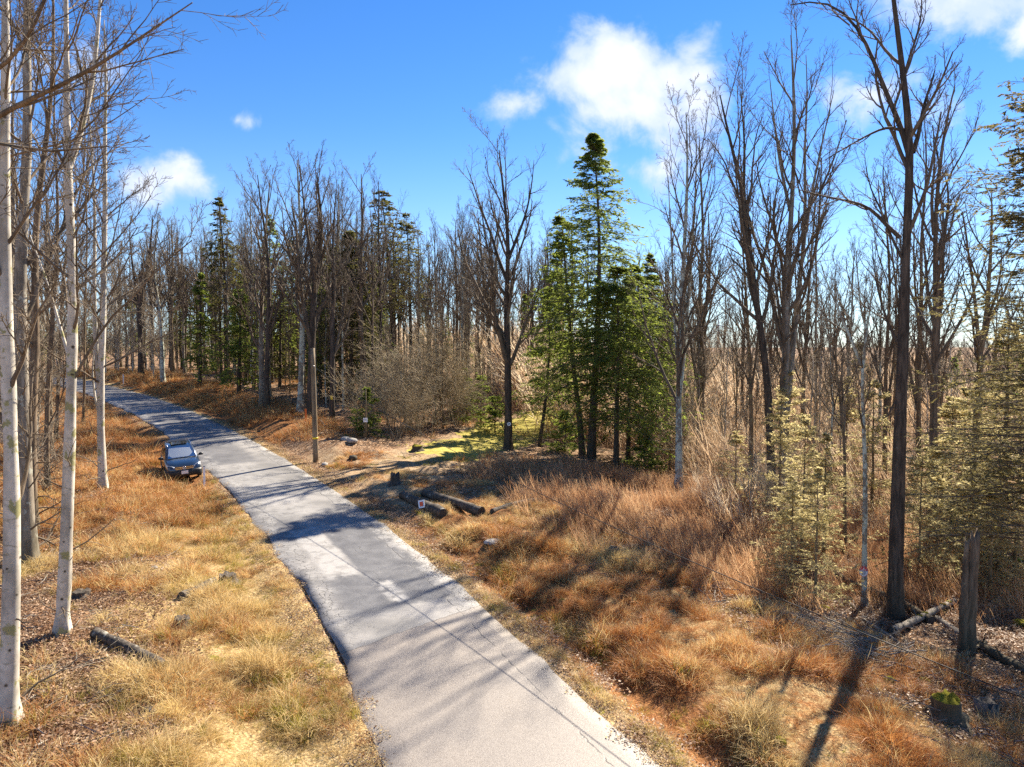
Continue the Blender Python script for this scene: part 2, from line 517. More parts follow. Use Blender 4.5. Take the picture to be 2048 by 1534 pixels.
def ground_mat():
    k = NT('forest_floor')
    p = k.pos()
    nb = k.noise(p, .35, 5, .6); nm = k.noise(p, 2.3, 5, .6); nf = k.noise(p, 16, 4, .65)
    lv = k.n('ShaderNodeTexVoronoi'); k.l(p, lv.inputs['Vector']); lv.inputs['Scale'].default_value = 13
    sepc = k.n('ShaderNodeSeparateColor'); k.l(lv.outputs['Color'], sepc.inputs[0])
    litter = k.ramp(sepc.outputs[0], [(0, (.085, .045, .02)), (.35, (.25, .13, .06)), (.7, (.40, .24, .13)), (1, (.56, .41, .27))])
    litter = k.mix(k.ss(nf, .4, .62), k.mix(.55, litter, (.035, .022, .014)), litter)
    straw = k.ramp(nf, [(.3, (.14, .085, .04)), (.5, (.36, .25, .11)), (.7, (.58, .45, .24))])
    rust = k.ramp(nf, [(.3, (.08, .035, .012)), (.52, (.25, .105, .035)), (.7, (.42, .22, .08))])
    dirt = k.ramp(nm, [(.3, (.20, .125, .065)), (.5, (.32, .22, .125)), (.7, (.42, .31, .19))])
    moss = k.ramp(nf, [(.3, (.10, .085, .012)), (.7, (.26, .22, .03))])
    trailg = k.ramp(nm, [(.3, (.25, .20, .045)), (.5, (.36, .31, .06)), (.72, (.45, .36, .15))])
    j = lambda a: k.math('ADD', k.attr(a), k.math('MULTIPLY', k.math('SUBTRACT', nm, .5), .9))
    col = litter
    col = k.mix(k.ss(j('rusty'), .35, .65), col, rust)
    col = k.mix(k.ss(j('straw'), .35, .65), col, straw)
    col = k.mix(k.ss(j('dirt'), .35, .7), col, dirt)
    col = k.mix(k.ss(j('green_path'), .4, .6), col, trailg)
    col = k.mix(k.ss(k.math('ADD', nb, k.math('MULTIPLY', k.math('SUBTRACT', nm, .5), .8)), .66, .74), col, moss)
    h = k.math('ADD', k.math('MULTIPLY', nf, .6), k.math('MULTIPLY', lv.outputs['Distance'], .5))
    return k.done(k.bsdf(col, .95, normal=k.bump(h, .8, .05), spec=.15))


def road_mat():
    k = NT('asphalt')
    tc = k.n('ShaderNodeTexCoord'); uv = tc.outputs['UV']
    sp = k.n('ShaderNodeSeparateXYZ'); k.l(uv, sp.inputs[0]); U, V = sp.outputs[0], sp.outputs[1]
    P = k.pos()
    agg = k.voro(P, 70, 'F1', 'Color'); sa = k.n('ShaderNodeSeparateColor'); k.l(agg, sa.inputs[0])
    agg2 = k.noise(P, 55, 3, .7)
    nL = k.noise(P, .45, 4, .55); nM = k.noise(P, 1.6, 5, .6)
    wob = k.math('MULTIPLY', k.math('SUBTRACT', nM, .5), 1.1)
    Vw = k.math('ADD', V, wob); Uw = k.math('ADD', U, k.math('MULTIPLY', wob, .35))

    def box(v0, v1, u0, u1, e=.12):
        a = k.math('MULTIPLY', k.ss(Vw, v0 - e, v0 + e), k.ss(Vw, v1 + e, v1 - e))
        b = k.math('MULTIPLY', k.ss(Uw, u0 - e, u0 + e), k.ss(Uw, u1 + e, u1 - e))
        return k.math('MULTIPLY', a, b)
    # coarse pale chip surface near, older grey mat beyond the seam
    chip = k.mix(k.ss(sa.outputs[0], .1, .9), (.175, .147, .12), (.29, .251, .21))
    chip = k.mix(k.ss(agg2, .55, .68), chip, (.13, .112, .095))
    chip = k.mix(k.ss(nL, .35, .65), chip, k.mix(.25, chip, (.14, .13, .125)))
    grey = k.mix(k.ss(nL, .38, .62), (.165, .157, .145), (.285, .268, .245))
    grey = k.mix(k.math('MULTIPLY', k.ss(agg2, .5, .7), .45), grey, (.10, .10, .105))
    dark = k.mix(k.ss(nM, .3, .7), (.075, .074, .076), (.13, .128, .128))
    dark = k.mix(k.math('MULTIPLY', k.ss(agg2, .5, .65), .4), dark, (.20, .20, .21))
    seam = S_NEAR + 6.6
    Vs = k.math('ADD', V, k.math('ADD', k.math('MULTIPLY', U, -.35), k.math('MULTIPLY', wob, .3)))
    col = k.mix(k.ss(Vs, seam - .04, seam + .04), chip, grey)
    # darker newer patches, with tree shade partly painted into the nearer ones
    pd = box(S_NEAR + 8.3, S_NEAR + 17.2, -.3, 1.9)
    pd = k.math('MAXIMUM', pd, box(S_NEAR + 7.9, S_NEAR + 11.6, -1.7, .3, .5))
    pd = k.math('MAXIMUM', pd, k.math('MULTIPLY', box(S_NEAR + 16, S_NEAR + 19.5, -1.9, -.9, .4), .7))
    pd = k.math('MAXIMUM', pd, k.math('MULTIPLY', box(S_NEAR + 33, S_NEAR + 58, -2.0, .9, .4), .75))
    pd = k.math('MAXIMUM', pd, k.math('MULTIPLY', box(S_NEAR + 62, S_NEAR + 95, -1.6, 1.9, .4), .6))
    wear = k.ss(nM, .62, .72)
    col = k.mix(k.math('MULTIPLY', pd, k.math('SUBTRACT', 1., k.math('MULTIPLY', wear, .55))), col, dark)
    # bleached bald spots; the long farther stretch is sun glare painted in
    bl = k.math('MAXIMUM', box(S_NEAR + 11.5, S_NEAR + 18, -1.45, -.35, .12), box(S_NEAR + 8.6, S_NEAR + 10.6, -.15, .45, .12))
    bl = k.math('MAXIMUM', bl, k.math('MULTIPLY', box(S_NEAR + 20, S_NEAR + 33, -1.6, .4, .8), .6))
    bl = k.math('MULTIPLY', bl, k.ss(k.noise(P, 2.6, 6, .65), .36, .56))
    col = k.mix(k.math('MULTIPLY', bl, .8), col, (.36, .345, .32))
    # cracks: alligator cracking along both edges, wandering cracks inside
    wv = k.n('ShaderNodeVectorMath'); wv.operation = 'ADD'; k.l(P, wv.inputs[0])
    cbn = k.n('ShaderNodeTexNoise'); k.l(P, cbn.inputs['Vector']); cbn.inputs['Scale'].default_value = 2.2; cbn.inputs['Detail'].default_value = 5
    vs = k.n('ShaderNodeVectorMath'); vs.operation = 'SCALE'; k.l(cbn.outputs['Color'], vs.inputs[0]); vs.inputs['Scale'].default_value = .5
    k.l(vs.outputs[0], wv.inputs[1])
    c1 = k.voro(wv.outputs[0], 3.4, 'DISTANCE_TO_EDGE', 'Distance')
    c2 = k.voro(wv.outputs[0], .55, 'DISTANCE_TO_EDGE', 'Distance')
    edge = k.ss(k.math('ADD', k.math('ABSOLUTE', U), k.math('MULTIPLY', wob, .5)), 1.35, 1.75)
    edge = k.math('MULTIPLY', edge, k.ss(V, seam - 2, seam + 3, .15, 1.))
    cr = k.math('MAXIMUM', k.math('MULTIPLY', k.ss(c1, .045, .014), edge), k.math('MULTIPLY', k.math('MULTIPLY', k.ss(c2, .010, .003), .7), k.math('MULTIPLY', k.ss(nM, .5, .62), k.ss(V, seam - 1, seam + 1))))
    ln = k.math('MULTIPLY', k.ss(k.math('ABSOLUTE', k.math('SUBTRACT', Vs, seam)), .035, .01), .7)
    ln = k.math('MAXIMUM', ln, k.math('MULTIPLY', k.ss(k.math('ABSOLUTE', k.math('SUBTRACT', Uw, 1.55)), .03, .008), k.ss(nM, .42, .55)))
    pale_edge = k.math('MULTIPLY', edge, k.ss(nM, .45, .6))
    col = k.mix(k.math('MULTIPLY', k.math('MULTIPLY', pale_edge, .5), k.ss(V, seam - .5, seam + .5)), col, (.34, .325, .30))
    cr = k.math('MAXIMUM', cr, ln)
    col = k.mix(k.math('MULTIPLY', cr, .85), col, (.045, .042, .04))
    hgt = k.math('SUBTRACT', k.math('ADD', k.math('MULTIPLY', agg2, .5), k.math('MULTIPLY', sa.outputs[0], .3)), cr)
    return k.done(k.bsdf(col, .52, normal=k.bump(hgt, .5, .012), spec=.5))


M['ground'] = ground_mat(); M['road'] = road_mat()


def plain(name, c, rough=.5, metal=0., spec=.5, coat=0., noise=.0, nscale=30):
    k = NT(name); col = c
    if noise:
        n = k.noise(k.coord('Object'), nscale, 4)
        col = k.mix(k.ss(n, .3, .7), tuple(x * (1 - noise) for x in c), tuple(min(1, x * (1 + noise)) for x in c))
    return k.done(k.bsdf(col, rough, metal, spec=spec, coat=coat))


# ------------------------------------------------------------------ ground sheet and road
def axis(lo, a, b, hi, fine, g=1.09):
    c = list(np.arange(a, b + 1e-6, fine)); s = fine; x = b
    while x < hi: s *= g; x += s; c.append(x)
    s = fine; x = a; l = []
    while x > lo: s *= g; x -= s; l.append(x)
    return np.array(l[::-1] + c)


trail_pts = np.array([ground(*p)[:2] for p in ((742, 965), (800, 932), (880, 908), (960, 888), (1020, 862))])
trail_pts = np.vstack([trail_pts, trail_pts[-1] + np.array([[6, 9], [14, 26], [20, 60]])])

TRAIL = trail_pts


def zones(x, y):
    d, s, yn = road_sd(x, y)
    n = fbm(x, y, .18, 3)
    td = dist_poly(x, y, trail_pts)
    trail_g = sstep(3.5, 1.8, td + 2.2 * (fbm(x, y, .8, 3) - .5)) * sstep(43.5, 48, y + 5 * (fbm(x + 9, y, .5, 3) - .5))
    dirt = np.maximum(sstep(4.6, 2.2, td) * (1 - trail_g) * (d > 2.4), sstep(2.3, 2.5, d) * sstep(3.6, 3.0, d) * .75 * sstep(30, 22, yn))
    dirt = np.maximum(dirt, sstep(2.5, 3.6, d) * sstep(7, 5, d) * sstep(28, 33, yn) * sstep(47, 42, yn) * .65)
    straw = np.where(d < 0, sstep(2.3, 2.6, -d) * sstep(10, 6, -d) * sstep(42, 34, yn), 0)
    straw = np.maximum(straw, sstep(3.0, 2.6, d) * (d > 0))
    straw = np.maximum(straw, .55 * sstep(3, 6, d) * sstep(13, 9, d) * sstep(27, 20, yn) * (d > 0))
    rust = sstep(2.8, 3.4, d) * sstep(15, 9, d) * sstep(33, 26, yn)
    rust = np.maximum(rust, sstep(2.6, 3.4, d) * sstep(12, 8, d) * sstep(46, 52, yn))
    rust = np.maximum(rust, sstep(2.5, 3.4, -d) * sstep(30, 20, -d) * sstep(30, 37, yn) * .9)
    return d, s, yn, n, trail_g, dirt, straw, rust


gx = axis(-4200, -34, 34, 4200, .40); gy = axis(-60, 8, 62, 6500, .40)
GX, GY = np.meshgrid(gx, gy, indexing='ij')
GZ = H(GX, GY)
ni, nj = GX.shape
idx = np.arange(ni * nj).reshape(ni, nj)
q = np.stack([idx[:-1, :-1], idx[1:, :-1], idx[1:, 1:], idx[:-1, 1:]], -1).reshape(-1, 4)
gme = np_mesh('ground', np.c_[GX.ravel(), GY.ravel(), GZ.ravel()], q, [M['ground']])
zz = zones(GX.ravel(), GY.ravel())
attr(gme, 'green_path', zz[4].astype(np.float32)); attr(gme, 'dirt', zz[5].astype(np.float32))
attr(gme, 'straw', zz[6].astype(np.float32)); attr(gme, 'rusty', zz[7].astype(np.float32))
tag(link('ground', gme), kind='structure')


def build_road():
    s = np.arange(0, CLs[-1], .5)
    c = np.c_[np.interp(s, CLs, CL[:, 0]), np.interp(s, CLs, CL[:, 1])]
    nrm = np.c_[np.interp(s, CLs, CLn[:, 0]), np.interp(s, CLs, CLn[:, 1])]
    z = zroad(c[:, 1])
    us = np.array([-1, -.96, -.8, -.5, 0, .5, .8, .96, 1]) * HALF
    rag_l = (fbm(s, s * 0, .5, 4) - .5) * .55 + (fbm(s, s * 0 + 9, 2.4, 2) - .5) * .16; rag_r = (fbm(s, s * 0 + 50, .5, 4) - .5) * .55 + (fbm(s, s * 0 + 77, 2.4, 2) - .5) * .16
    V = []; UV = []
    for i, u in enumerate(us):
        uu = np.full(len(s), u)
        if i == 0: uu = uu + rag_l
        if i == len(us) - 1: uu = uu + rag_r
        zz_ = z + .035 * (1 - (u / HALF) ** 2) + .012
        if i in (0, len(us) - 1): zz_ = zz_ - .05
        V.append(np.c_[c + nrm * uu[:, None], zz_]); UV.append(np.c_[uu, s])
    V = np.stack(V, 1); UV = np.stack(UV, 1)
    K, n = V.shape[:2]; id_ = np.arange(K * n).reshape(K, n)
    q = np.stack([id_[:-1, :-1], id_[:-1, 1:], id_[1:, 1:], id_[1:, :-1]], -1).reshape(-1, 4)
    me = np_mesh('road', V.reshape(-1, 3), q, [M['road']])
    ul = me.uv_layers.new(name='UVMap'); lv = np.empty(len(me.loops), np.int32); me.loops.foreach_get('vertex_index', lv)
    ul.data.foreach_set('uv', UV.reshape(-1, 2)[lv].astype(np.float32).ravel())
    tag(link('road', me), kind='structure')


build_road()


# ------------------------------------------------------------------ tree growing
def grow(r, P, R, n, t0, t1, ang, lens, K, up, wob, rr, tip=.25, stepdown=None, flat=0., rmin=.0):
    """children of the branches P (B,K0,3): n per parent, between t0 and t1 along it"""
    B, K0, _ = P.shape
    t = (np.arange(n)[None] + r.random((B, n))) / n * (t1 - t0) + t0
    f = t * (K0 - 1); i = np.clip(f.astype(int), 0, K0 - 2); w = (f - i)[..., None]
    b = np.arange(B)[:, None]
    st = P[b, i] * (1 - w) + P[b, i + 1] * w
    T = norm(P[b, i + 1] - P[b, i])
    rad = R[b, i] * (1 - w[..., 0]) + R[b, i + 1] * w[..., 0]
    plen = np.linalg.norm(np.diff(P, axis=1), axis=2).sum(1)[:, None]
    az = r.random((B, 1)) * 6.28 + np.arange(n)[None] * 2.4 + r.normal(0, .4, (B, n))
    ref = np.where(np.abs(T[..., 2:3]) < .9, np.array([0, 0, 1.]), np.array([1., 0, 0]))
    a1 = norm(np.cross(T, ref)); a2 = np.cross(T, a1)
    nn = np.cos(az)[..., None] * a1 + np.sin(az)[..., None] * a2
    if flat: nn[..., 2] *= (1 - flat); nn = norm(nn)
    an = r.uniform(ang[0], ang[1], (B, n))[..., None]
    D = norm(np.cos(an) * T + np.sin(an) * nn)
    L = plen * lens * r.uniform(.65, 1.25, (B, n)) * (1 - .55 * (t - t0) / max(1e-6, t1 - t0) if stepdown is None else stepdown(t))
    D = D.reshape(-1, 3); L = L.ravel(); p = st.reshape(-1, 3); rr0 = np.maximum(rad.ravel() * rr, rmin)
    out = [p]; step = (L / (K - 1))[:, None]
    for j in range(K - 1):
        D = norm(D + np.array([0, 0, up]) + r.normal(0, wob, D.shape))
        p = p + D * step; out.append(p)
    tt = np.linspace(0, 1, K)[None]
    return np.stack(out, 1), rr0[:, None] * (1 - (1 - tip) * tt)


def smooth_line(pts, K):
    pts = np.asarray(pts, float)
    s = np.r_[0, np.cumsum(np.linalg.norm(np.diff(pts, axis=0), axis=1))]
    ss = np.linspace(0, s[-1], K)
    q = np.stack([np.interp(ss, s, pts[:, i]) for i in range(3)], 1)
    for _ in range(2): q[1:-1] = .25 * q[:-2] + .5 * q[1:-1] + .25 * q[2:]
    return q


def bare_tree(r, h=22., rad=.25, line=None, limbs=(), crown=(.42, .97), nl=11, l1=.34, ang=(.35, .75), up=.10,
              n2=7, n3=6, n4=4, fork=True, lean=.02, low=4, limb_k=.62, twig_r=.009, K=16, tip=.12, wob=.12, flare=.35):
    """returns (trunk MB, crown MB); coordinates relative to the base"""
    tr, cr = MB(), MB()
    if line is None:
        K_ = K; z = np.linspace(0, h, K_)
        wx = np.cumsum(r.normal(0, lean, K_)) * h / K_ * 1.3; wy = np.cumsum(r.normal(0, lean, K_)) * h / K_ * 1.3
        wx -= wx[0]; wy -= wy[0]
        T = np.c_[wx, wy, z]
    else:
        T = smooth_line(line, K)
        # extra rings near the foot so that the root flare reads
        ks = np.r_[0, .12, .25, .45, .7, np.arange(1, K)]; T = np.stack([np.interp(ks, np.arange(K), T[:, i]) for i in range(3)], 1)
    t = np.linspace(0, 1, len(T)) if line is None else ks / (K - 1)
    Rt = rad * ((1 - t) ** .75 * (1 - tip) + tip) * (1 + flare * np.exp(-t * K * 2.2)) * (1 + .05 * r.normal(0, 1, len(T)))
    T0 = T.copy(); T0[0, 2] -= .25
    ns = 16 if line is not None else 9
    V0, q0 = tubes(T0[None], Rt[None], ns)
    if line is not None:
        rel_ = V0 - np.repeat(T0, ns, 0); o_ = r.random() * 99; aa = np.arctan2(rel_[:, 1], rel_[:, 0])
        lump = 1 + .16 * (fbm(V0[:, 2] * 1.1 + o_, aa * .8, 1., 3) - .5) + .30 * np.maximum(0, np.cos(aa * 5 + o_)) * np.exp(-np.maximum(V0[:, 2], 0) / .35)
        V0 = np.repeat(T0, ns, 0) + rel_ * lump[:, None]
    tr.add(V0, q0)
    stems_P, stems_R = [T], [Rt]
    for (lp, r0, r1) in limbs:
        q = smooth_line(lp, 12); rr = np.linspace(r0, r1, 12)
        tr.tube1(q, rr, 7, (False, True))
    P1, R1 = grow(r, T[None], Rt[None], nl, crown[0], crown[1], ang, l1, 8, up, wob * .8, limb_k, .3)
    if fork:
        # one or two strong co-leaders
        Pf, Rf = grow(r, T[None], Rt[None], 2, crown[0], min(.75, crown[0] + .2), (.18, .38), .5, 8, .14, .06, .8, .3)
        P1 = np.concatenate([P1, Pf]); R1 = np.concatenate([R1, Rf])
    if limbs:
        PL = np.stack([smooth_line(lp, 8) for lp, _, _ in limbs]); RL = np.stack([np.linspace(a, b, 8) for _, a, b in limbs])
        Pb, Rb = grow(r, PL, RL, n2, .15, 1., (.4, .9), .4, 6, up * .7, wob, .6, .35, rmin=twig_r * 1.2)
        cr.tube(Pb, Rb, 4)
        Pc, Rc = grow(r, Pb, Rb, n3, .1, 1., (.4, .9), .5, 4, up * .5, wob, .6, .5, rmin=twig_r)
        cr.tube(Pc, Rc, 3)
        if n4:
            Pd, Rd = grow(r, Pc, Rc, n4, .2, 1., (.4, .9), .55, 2, up * .4, wob, .7, .6, rmin=twig_r * .8); cr.tube(Pd, Rd, 3)
    cr.tube(P1, R1, 6)
    P2, R2 = grow(r, P1, R1, n2, .22, 1., (.35, .8), .42, 6, up, wob, .6, .35, rmin=twig_r * 1.3)
    cr.tube(P2, R2, 4)
    P3, R3 = grow(r, P2, R2, n3, .15, 1., (.35, .85), .5, 4, up * .8, wob, .62, .5, rmin=twig_r)
    cr.tube(P3, R3, 3)
    if n4:
        P4, R4 = grow(r, P3, R3, n4, .2, 1., (.4, .9), .55, 2, up * .5, wob, .7, .6, rmin=twig_r * .8)
        cr.tube(P4, R4, 3)
    if low:
        Pl, Rl = grow(r, T[None], Rt[None], low, .1, crown[0], (1.0, 1.6), .09, 6, .02, .2, .16, .3, rmin=twig_r)
        cr.tube(Pl, Rl, 4)
        Pm, Rm = grow(r, Pl, Rl, 5, .3, 1., (.5, 1.), .45, 4, .02, .2, .6, .5, rmin=twig_r * .8); cr.tube(Pm, Rm, 3)
    return tr, cr


def leaf_quads(r, c, dirs, up, ln, wd):
    """diamond sprays: c base points, dirs pointing, up normal hint"""
    side = norm(np.cross(dirs, up)); n = len(c)
    l = ln[:, None]; w = wd[:, None]
    V = np.stack([c, c + dirs * l * .45 + side * w * .5, c + dirs * l, c + dirs * l * .45 - side * w * .5], 1).reshape(-1, 3)
    return V, np.arange(n * 4).reshape(n, 4)


def conifer(r, h=20., rad=.25, crown=.12, width=3.6, nb=120, n2=9, nl=9, leaf=(.30, .12), droop=-.10, gap=.25, top_pow=.9, lean=.01, line=None, bot_taper=.75, gapn=.40):
    tr, br, fo = MB(), MB(), MB()
    if line is None:
        z = np.linspace(0, h, 14); wx = np.cumsum(r.normal(0, lean, 14)); wy = np.cumsum(r.normal(0, lean, 14))
        T = np.c_[wx - wx[0], wy - wy[0], z]
    else:
        T = smooth_line(line, 14); h = T[-1, 2]
    t = np.linspace(0, 1, 14); Rt = rad * ((1 - t) ** .9 * .97 + .03) * (1 + .3 * np.exp(-t * 16))
    T0 = T.copy(); T0[0, 2] -= .25
    tr.tube1(T0, Rt, 9, (False, True))
    tb = np.sort(crown + (1 - crown) * r.random(nb) ** .9 * .985)
    az = np.arange(nb) * 2.4 + r.normal(0, .5, nb)
    f = tb * 13; i = np.clip(f.astype(int), 0, 12); w = (f - i)[:, None]
    st = T[i] * (1 - w) + T[i + 1] * w
    rel = (tb - crown) / (1 - crown)
    prof = np.clip((1 - rel) ** top_pow, .03, 1) * np.clip(bot_taper + (1 - bot_taper) * rel / .25, 0, 1)
    L = width * prof * (r.uniform(.35, 1.15, nb) ** .8)
    rise = .35 * rel - .02 + r.normal(0, .08, nb)
    D = norm(np.c_[np.cos(az), np.sin(az), rise])
    K = 6; p = st; P = [p]
    for j in range(K - 1):
        D = norm(D + np.array([0, 0, droop]) + r.normal(0, .07, D.shape)); p = p + D * (L / (K - 1))[:, None]; P.append(p)
    P = np.stack(P, 1); RB = np.maximum(.012, rad * .10 * (1 - rel) + .005)[:, None] * np.linspace(1, .25, K)[None]
    br.tube(P, RB, 4)
    P2, R2 = grow(r, P, RB, n2, .12, 1., (.6, 1.1), .36, 3, -.03, .12, .5, .4, flat=.85)
    br.tube(P2, np.maximum(R2, .004), 3)
    alls = [(P2, nl), (P, nl + 3)]
    for PP, m in alls:
        B, K0, _ = PP.shape
        tt = (gap + (1 - gap) * r.random((B, m))) * (K0 - 1)
        ii = np.clip(tt.astype(int), 0, K0 - 2); ww = (tt - ii)[..., None]; b = np.arange(B)[:, None]
        c = (PP[b, ii] * (1 - ww) + PP[b, ii + 1] * ww).reshape(-1, 3)
        tg = norm(PP[b, ii + 1] - PP[b, ii]).reshape(-1, 3)
        sd = norm(np.cross(tg, np.array([0, 0, 1.]))) * np.where(r.random(len(c)) < .5, -1, 1)[:, None]
        dr = norm(tg * r.uniform(.3, 1.1, (len(c), 1)) + sd * r.uniform(.2, 1., (len(c), 1)) + r.normal(0, .16, c.shape) + np.array([0, 0, -.12]))
        upv = norm(np.array([0, 0, 1.]) + r.normal(0, .55, c.shape))
        gs = 1.1 if leaf[0] > .2 else 1.7
        kp = fbm(c[:, 0] + 1.7 * c[:, 2] + az[0] * 40, c[:, 1] - 1.3 * c[:, 2], gs, 3) > gapn
        c, dr, upv = c[kp], dr[kp], upv[kp]
        fo.add(*leaf_quads(r, c, dr, upv, leaf[0] * r.uniform(.6, 1.3, len(c)), leaf[1] * r.uniform(.6, 1.3, len(c))))
    return tr, br, fo


def crown_mesh(parts, nmat):
    Vb, Vf = np.vstack(parts[1].V), np.vstack(parts[2].V)
    F = list(parts[1].F); nb = sum(len(f) for f in F); F2 = [f + len(Vb) for f in parts[2].F]; nf = sum(len(f) for f in F2)
    return np_mesh('crown', np.vstack([Vb, Vf]), F + F2, [M['twig'], M[nmat]], False, np.r_[np.zeros(nb, int), np.ones(nf, int)])


def seed(n): return np.random.default_rng(n)


def place_bare(name, base, tr, cr, bmat, tmat, label, cat='tree', group=None):
    root = empty(name, base)
    tag(root, label, cat, group)
    tr.build('trunk', M[bmat], root); cr.build('crown', M[tmat], root)
    return root


def place_conifer(name, base, parts, bmat, nmat, label, group=None):
    root = empty(name, base); tag(root, label, 'tree', group)
    parts[0].build('trunk', M[bmat], root); link('crown', crown_mesh(parts, nmat), root)
    return root


def px_line(base, pts, r=None, dy=0.):
    """photo points at the depth of the base -> offsets from the base"""
    Y = base[1]
    out = [np.zeros(3)]
    for k, (px, py) in enumerate(pts):
        out.append(at(px, py, Y + dy * (k + 1)) - base)
    return out


HERO = []      # ground points of the placed trees, kept clear of the repeated ones
STANDS = []    # repeated trees, labelled once all are placed


def hero_bare(seed_, bpx, pts, rad, bmat, label, tmat='twig', limbs=(), name='bare_tree', group=None, depth=None, **kw):
    r = seed(seed_)
    if depth is None:
        b = ground(*bpx)
    else:
        p = at(bpx[0], bpx[1], depth); b = np.array([p[0], depth, h1(p[0], depth)])
    HERO.append((b[0], b[1]))
    ln = px_line(b, pts)
    lb = []
    for (lp, r0, r1) in limbs:
        lb.append(([at(x, y, b[1] + (k * .12)) - b for k, (x, y) in enumerate(lp)], r0, r1))
    tr, cr = bare_tree(r, line=ln, rad=rad, limbs=lb, **kw)
    return place_bare(name, b, tr, cr, bmat, tmat, label, group=group)

# ------------------------------------------------------------------ hero trees: left foreground
hero_bare(11, (14, 1452), [(22, 1250), (26, 1000), (18, 800), (12, 600), (6, 380), (14, 180), (8, -60), (16, -300)], .185, 'pale_bark',
          'thick pale beech trunk nearest the camera, cut by the left picture edge', 'twig', crown=(.4, .98), nl=12, l1=.26, n3=6, low=3, fork=False, limb_k=.36, up=.06, flare=.45)
hero_bare(12, (58, 1125), [(52, 1000), (46, 860), (42, 700), (38, 560), (45, 420), (62, 280), (50, 120), (58, -80), (66, -260)], .27, 'gray_bark',
          'rough grey brown tree standing just right behind the thick pale beech', crown=(.45, .98), nl=15, l1=.3, ang=(.4, .9), limb_k=.36, fork=False, low=14)
hero_bare(13, (66, 1060), [(60, 930), (64, 800), (72, 700), (74, 620), (66, 540), (70, 420), (95, 280), (110, 120), (105, -60)], .19, 'brown_bark',
          'mossy brown crooked tree leaning close behind the grey brown trunk', crown=(.4, .98), nl=15, l1=.3, ang=(.4, .9), limb_k=.36, fork=False, low=14)
hero_bare(14, (124, 1265), [(131, 1120), (137, 980), (140, 830), (146, 690), (148, 600), (143, 470), (134, 330), (130, 220), (136, 90), (128, -60), (132, -230)], .165, 'pale_bark',
          'slim pale beech with flared foot in front of the left leaf litter', 'twig', crown=(.45, .98), nl=15, l1=.24, ang=(.5, 1.0), low=5, n4=5, fork=False, limb_k=.36, up=.06,
          limbs=[([(136, 340), (152, 300), (172, 225), (188, 150), (196, 60), (205, -60)], .085, .03), ([(136, 706), (128, 680), (108, 610), (92, 555), (78, 520), (60, 470)], .045, .012)])
hero_bare(15, (206, 980), [(202, 880), (199, 790), (204, 700), (208, 620), (206, 520), (212, 430), (208, 300), (214, 150), (208, 40)], .19, 'pale_bark',
          'pale twin stemmed beech at the edge of the rusty brush left of the car', 'twig', crown=(.36, .98), nl=18, l1=.24, ang=(.5, 1.1), low=8, n4=5, fork=False, limb_k=.36, up=.06,
          limbs=[([(201, 795), (194, 730), (190, 650), (186, 560), (192, 470), (188, 350), (178, 240), (170, 130)], .13, .02), ([(198, 830), (190, 800), (184, 740), (190, 690), (188, 640)], .06, .02)])
# tree outside the frame whose limbs hang into the upper left corner
_p = at(-150, 900, 15.0)
_b = np.array([_p[0], 15.0, h1(_p[0], 15.0)])
_rel = lambda pts, Y0, dY: [at(x, y, Y0 + dY * k) - _b for k, (x, y) in enumerate(pts)]
_tr, _cr = bare_tree(seed(16), h=20, rad=.3, crown=(.5, .98), nl=8, l1=.34, low=0, twig_r=.006,
                     limbs=[(_rel([(-150, 330), (-60, 265), (40, 205), (150, 160), (230, 110), (310, 55), (385, 5)], 15, -.25), .075, .010),
                            (_rel([(-150, 250), (-60, 170), (20, 130), (80, 40), (110, -60), (150, -150)], 15, -.3), .06, .010),
                            (_rel([(-150, 420), (-40, 330), (60, 298), (150, 286), (230, 240), (300, 190)], 15, .3), .035, .006)], n4=5)
place_bare('bare_tree', _b, _tr, _cr, 'brown_bark', 'twig', 'tree at the left whose dark forked limbs reach across the upper left corner of sky')
for k, (bx, by, pts, rd) in enumerate([((95), 985, [(92, 860), (100, 700), (112, 560), (118, 400), (105, 250), (112, 110)], .13),
                                       (28, 960, [(30, 840), (24, 700), (20, 560), (30, 400), (22, 240), (36, 60)], .16),
                                       (112, 880, [(116, 780), (122, 640), (128, 500), (168, 380), (172, 250), (165, 150)], .12),
                                       (166, 850, [(170, 740), (168, 620), (176, 480), (170, 370), (180, 260), (172, 180)], .10)]):
    hero_bare(20 + k, (bx, by), pts, rd, ['brown_bark', 'gray_bark', 'brown_bark', 'mid_bark', 'mid_bark'][k],
              ['slim brown tree between the crooked mossy trunk and the slim pale beech', 'grey trunk at the left edge half hidden by the thick pale beech',
               'brown tree rising behind the slim pale beech beside its trunk', 'thin tree standing between the slim beech and the twin stemmed beech',
               'thinnest tree just right of the twin stemmed beech'][k], crown=(.3, .98), nl=15, l1=.26, ang=(.4, .9), limb_k=.36, low=16, group='brown trees behind the left beeches', fork=False)

